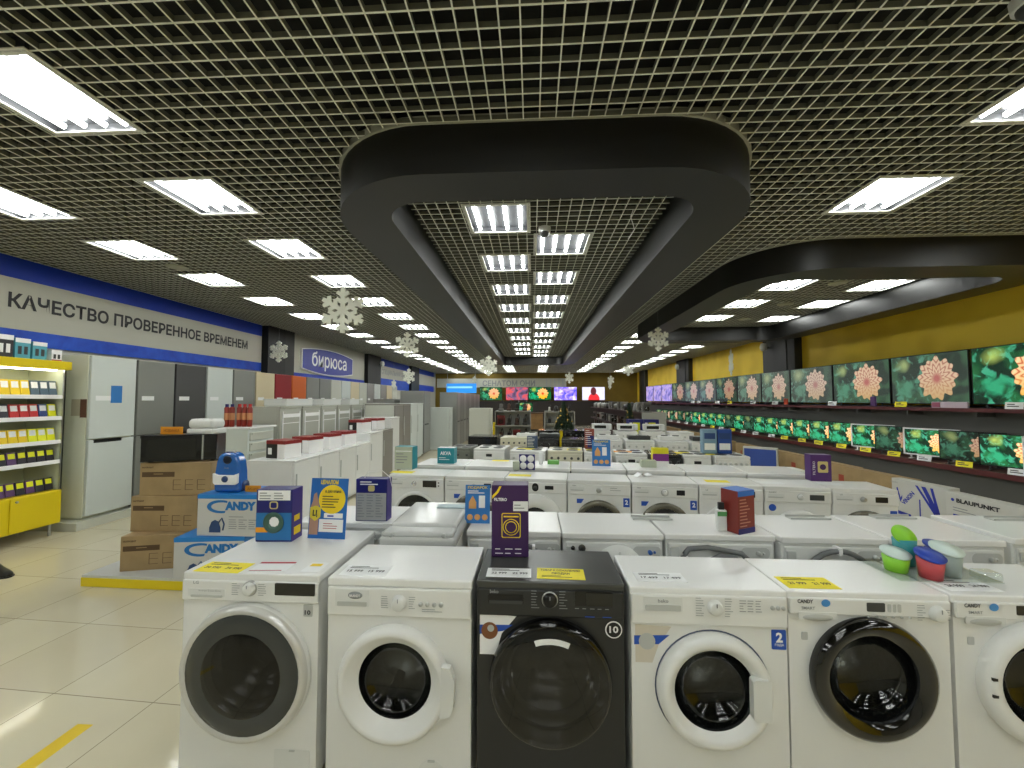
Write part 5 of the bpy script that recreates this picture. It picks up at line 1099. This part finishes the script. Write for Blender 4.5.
for i, (x, y, w, h) in enumerate(kx):
    t = wall_carton('brown television carton under the lower shelf, %s from the camera' % ORD[i], x, y, w, h, .14, KRAFT); b = B(); b.box(w*.2, w*.3, -.0015, 0, h*.3, h*.6); b.box(-w*.3, -w*.25, -.0015, 0, h*.4, h*.6); b.done('red_mark', mat('carton red mark', '#9a4028', .6), t)
t = wall_carton('white rimmed blue television carton standing before the brown ones', 5.0, 8.9, .65, .55, .12, RW, rz=-PI/2+.9); panel(t, -.3, .3, .04, .51, mat('deep carton blue', '#3450a0', .4))
t = wall_carton('white narrow carton behind the small purple carton', 4.3, 6.6, .7, .45, .14, RW); b = B(); b.box(.2, .24, -.0015, 0, .1, .4); b.done('blue_bar', TBL, t)
# ------------------------------------------------------------ far zone
def screen_wall(label, x, z, w, h, m): tv(label, (x, YB-.35, z), 0, w, h, m, 'televisions at the back wall')
for i, (x, m, n_) in enumerate([(-2.6, FLU[0], 'orange flower'), (-.95, blotch('screen red sea', ['#1a1c30', '#7a5a80', '#e05050', '#303a60'], 2.2, emit=.8), 'red and grey scene'), (.5, FLU[3], 'bright orange flower'), (2.1, blotch('screen blue bloom', ['#2030c0', '#8a70f0', '#e0d8ff'], 3, emit=1.2), 'violet scene'), (3.85, figure_screen(), 'red figure on white')]):
    tv('wide television showing a %s at the back wall, %s from the left' % (n_, ORD[i]), (x, YB-.5, 1.52), 0, 1.42, .84, m, 'televisions at the back wall')
b = B(); b.box(-3.6, 5.0, YB-.62, YB-.3, 0, 1.515); tag(b.done('television_stand', mat('dark stand', '#2a2420', .5)), 'long dark stand under the televisions at the back wall', 'stand')
t = thing('hanging_banner', 'bright blue banner high at the far end, left of the televisions', 'banner', (-4.45, YB-.8, 2.03)); b = B(); b.box(-.95, .95, 0, .04, 0, .6); b.done('panel', mat('banner blue', '#2a8ae0', .4, emit=.5), t); b = B(); b.box(-.9, .7, -.003, 0, .3, .42); b.done('light_print', mat('banner light', '#8ad0e0', .4, emit=.5), t)  # brightness put into panel and print as emission, no lamp inside
b = B(); b.box(-.9, -.88, 0, .02, .6, CEIL-2.03); b.box(.88, .9, 0, .02, .6, CEIL-2.03); b.done('hanger', PLG, t)
# blocks of shelving with small goods
def gondola(label, x, y, w, d, zs, m=mat('gondola dark', '#3a3634', .5)):
    t = thing('gondola_shelf', label, 'shelf unit', (x, y, 0)); h = zs[-1]
    for s in (-1, 1): b = B(); b.box(s*w/2-.012, s*w/2+.012, 0, d, 0, h); b.done('side_panel', m, t)
    for z in zs: b = B(); b.box(-w/2, w/2, 0, d, z-.03, z); b.box(-w/2, w/2, -.006, 0, z-.035, z+.005); b.done('shelf', m, t)
    b = B(); b.box(-w/2, w/2, d*.48, d*.52, 0, h-.03); b.done('back_panel', PLG, t); return t
rs = random.Random(11)
GC = [mat('goods silver', '#9a9a94', .3, .6), mat('goods dark', '#26221f', .4), mat('goods white', '#c8c6be', .4), mat('goods brown', '#4c3428', .5), mat('goods red', '#7a2a2a', .4), mat('goods grey', '#6a6a66', .4)]
GN = ['silver', 'dark', 'white', 'brown', 'red', 'grey']
t = thing('gondola_shelf', 'long dark shelf block with kettles and pots, right of the far aisle', 'shelf unit', (3.2, 11.6, 0)); GM = mat('gondola maroon', '#3e2a28', .5)
for z in (.3, .68, 1.22): b = B(); b.box(0, .7, 0, 10.0, z-.04, z); b.done('shelf', GM, t)
b = B(); b.box(.33, .37, 0, 10, 0, 1.2); b.done('back_panel', GM, t); b = B(); b.box(0, .7, -.02, 0, 0, 1.22); b.done('end_panel', mat('end panel white', '#b4b6ac', .5), t)
cnt = {}
def goods(kind, x, y, z, s, m, mn, where, rz=0):
    k = (where, mn, kind); cnt[k] = cnt.get(k, 0)+1
    lab = '%s %s on the %s' % (mn, kind, where) + (', %s from the camera' % ORD[cnt[k]-1] if cnt[k] < 26 else '')
    t = thing({'pot': 'cooking_pot', 'kettle': 'kettle', 'coffee maker': 'coffee_maker', 'boxed appliance': 'appliance_box', 'upright cleaner': 'upright_cleaner'}[kind], lab, {'upright cleaner': 'vacuum cleaner', 'boxed appliance': 'box', 'pot': 'cooking pot'}.get(kind, kind), (x, y, z+.003), rz, where)
    if kind == 'pot':
        b = B(); b.lathe([(0, 0), (s*.5, 0), (s*.52, s*.6), (s*.5, s*.62)], (0, 0, 0), 'z', 16); b.done('pot', m, t); b = B(); b.lathe([(s*.52, s*.62), (s*.3, s*.75), (.02, s*.8), (.02, s*.88), (0, s*.88)], (0, 0, 0), 'z', 16); b.done('lid', m, t)
    elif kind == 'kettle':
        b = B(); b.lathe([(0, 0), (s*.4, 0), (s*.42, s*.1), (s*.32, s*.8), (s*.1, s*.95), (0, s)], (0, 0, 0), 'z', 14); b.done('body', m, t); b = B(); b.tube([(s*.3, 0, s*.8), (s*.6, 0, s*.75), (s*.6, 0, s*.3), (s*.4, 0, s*.2)], s*.05, 6); b.done('handle', GC[1], t)
    elif kind == 'coffee maker':
        b = B(); b.box(-s*.4, s*.4, -s*.4, s*.4, 0, s*.12, 0, .008); b.box(-s*.4, s*.4, .0, s*.4, 0, s, 0, .008); b.box(-s*.4, s*.4, -s*.4, s*.4, s*.75, s, 0, .008); b.done('body', m, t); b = B(); b.lathe([(0, 0), (s*.2, 0), (s*.25, s*.2), (s*.15, s*.42)], (0, -s*.12, s*.14), 'z', 12); b.done('jug', GLASS, t)
    elif kind == 'upright cleaner':
        b = B(); b.box(-s*.25, s*.25, -s*.3, s*.1, 0, s*.25, 0, .02); b.box(-s*.18, s*.18, -.1*s, s*.2, s*.15, s*.75, 0, .03); b.done('body', m, t); b = B(); b.tube([(0, s*.1, s*.6), (s*.06, s*.1, s*1.05), (s*.16, 0, s*1.12), (s*.26, -s*.1, s*.7), (s*.2, -s*.2, s*.25)], s*.05, 6); b.done('hose', GC[1], t)
    else:
        b = B(); b.box(-s*.45, s*.45, -s*.3, s*.3, 0, s, 0, .003); b.done('carton_body', m, t); b = B(); b.box(-s*.3, s*.3, -s*.3-.002, -s*.3, s*.25, s*.75); b.done('print_panel', GC[(GC.index(m)+2) % 6], t)
for i in range(17):
    c = rs.choice([0, 0, 2, 5, 1]); goods(rs.choice(['pot', 'kettle', 'coffee maker']), 3.2+.2, 11.8+i*.56, 1.22, .3, GC[c], GN[c], 'long shelf block top')
    c = rs.choice([1, 3, 0, 5, 2]); goods(rs.choice(['boxed appliance', 'coffee maker']), 3.2+.17, 11.85+i*.56, .68, .3, GC[c], GN[c], 'long shelf block middle', -PI/2)
    c = rs.choice([1, 3, 3, 2]); goods('boxed appliance', 3.2+.17, 11.85+i*.56, .3, .26, GC[c], GN[c], 'long shelf block bottom', -PI/2)
gondola('shelf unit with hoses and cleaners left of the far aisle', -.6, 12.2, 1.1, .8, [.35, .8, 1.25], mat('gondola grey', '#8a8a84', .5))
gondola('shelf unit with cleaners right of the brown counter', .95, 13.4, 1.0, .8, [.35, .8, 1.2], mat('gondola grey', '#8a8a84', .5))
for z, n_ in ((.35, 'lower shelf'), (.8, 'middle shelf'), (1.25, 'top shelf')):
    for i in range(4):
        c = rs.choice([1, 1, 5, 4, 3]); goods('upright cleaner' if rs.random() < .7 else 'coffee maker', -.98+i*.25, 12.38, z, .3, GC[c], GN[c], n_+' of the left far unit')
        c = rs.choice([1, 1, 0, 2]); goods('upright cleaner' if rs.random() < .4 else 'kettle', .6+i*.23, 13.56, min(z, 1.2), .2, GC[c], GN[c], n_+' of the right far unit')
b = B(); b.box(-1.2, -1.15, 11.9, 12.2, 0, .9); tag(b.done('yellow_panel', RY), 'narrow yellow panel at the left end of the far cleaner shelf', 'panel')
# brown service counter with small television
t = thing('counter', 'light brown counter standing in the far centre aisle', 'counter', (-.25, 20, 0)); b = B(); b.box(-.7, .8, 0, .6, .1, .9, 0, .01); b.done('body', mat('counter wood', '#9a7648', .5, noise=.2, nscale=4), t); b = B(); b.box(-.75, .85, -.05, .65, .9, .94); b.done('top', mat('counter dark', '#4a2c22', .4), t); b = B(); b.box(-.68, .78, .03, .57, 0, .1); b.done('plinth', DGREY, t)
tv('small television showing a yellow flower on the brown counter', (-.35, 20.2, .941), 0, .8, .46, FLU[0], 'far small televisions')
# christmas trees
def xtree(label, x, y, z, h, r):
    t = thing('christmas_tree', label, 'christmas tree', (x, y, z)); b = B(); b.cyl((0, 0, -.058), .02, h*.9+.05, 'z', 8); b.done('trunk', GC[3], t); rt = random.Random(4); b = B()
    for k in range(220):
        f = (k/220)**.8; zz = h*(.08+.9*f); rad = r*(1-f)+.03; a = k*2.4; L = rad
        T = Matrix.Translation((0, 0, zz)) @ Matrix.Rotation(a, 4, 'Z') @ Matrix.Rotation(.35, 4, 'Y'); b.box(0, L, -.018, .018, -.018, .018, T=T)
        T2 = T @ Matrix.Translation((L*.6, 0, 0)) @ Matrix.Rotation(.6, 4, 'Z'); b.box(0, L*.45, -.014, .014, -.012, .012, T=T2); T2 = T @ Matrix.Translation((L*.6, 0, 0)) @ Matrix.Rotation(-.6, 4, 'Z'); b.box(0, L*.45, -.014, .014, -.012, .012, T=T2)
    b.done('branches', mat('fir green', '#142a14', .7), t)
    for k in range(14):
        f = rt.random()*.8; a = rt.uniform(PI, 2*PI); rad = r*(1-f)*1.0; b = B(); b.lathe([(0, -.03), (.026, -.015), (.03, 0), (.026, .015), (0, .03)], (rad*math.cos(a), rad*math.sin(a), h*(.1+.85*f)), 'z', 10); b.done('bauble', mat('bauble gold', '#c8a858', .25, .7), t)
for (x, y, z0, h, r, L) in ((.88, 10.9, .75, .75, .27, 'dark christmas tree with baubles on a yellow stand right of the far aisle'), (2.75, 11.2, .7, .75, .16, 'slim christmas tree at the end of the long shelf block')):
    t = thing('tree_stand', 'yellow stand under the '+L.split(' with')[0].split(' at')[0], 'stand', (x, y, 0)); b = B(); b.box(-.2, .2, -.2, .2, 0, z0-.02, 0, .005); b.done('box', RY, t); b = B(); b.box(-.21, .21, -.21, .21, z0-.02, z0-.001); b.done('top', RY, t)
    xtree(L, x, y, z0+.06, h, r)
for i in range(2):
    t = carton('violet and yellow carton at the near end of the long shelf block, %s one' % ('left', 'right')[i], 2.72+i*.4, 10.4, .0, .38, .3, 1.08, 0, NAVY); panel(t, -.08, .1, .7, 1.0, cols['lemon']); panel(t, -.17, -.1, .85, 1.0, INKW)
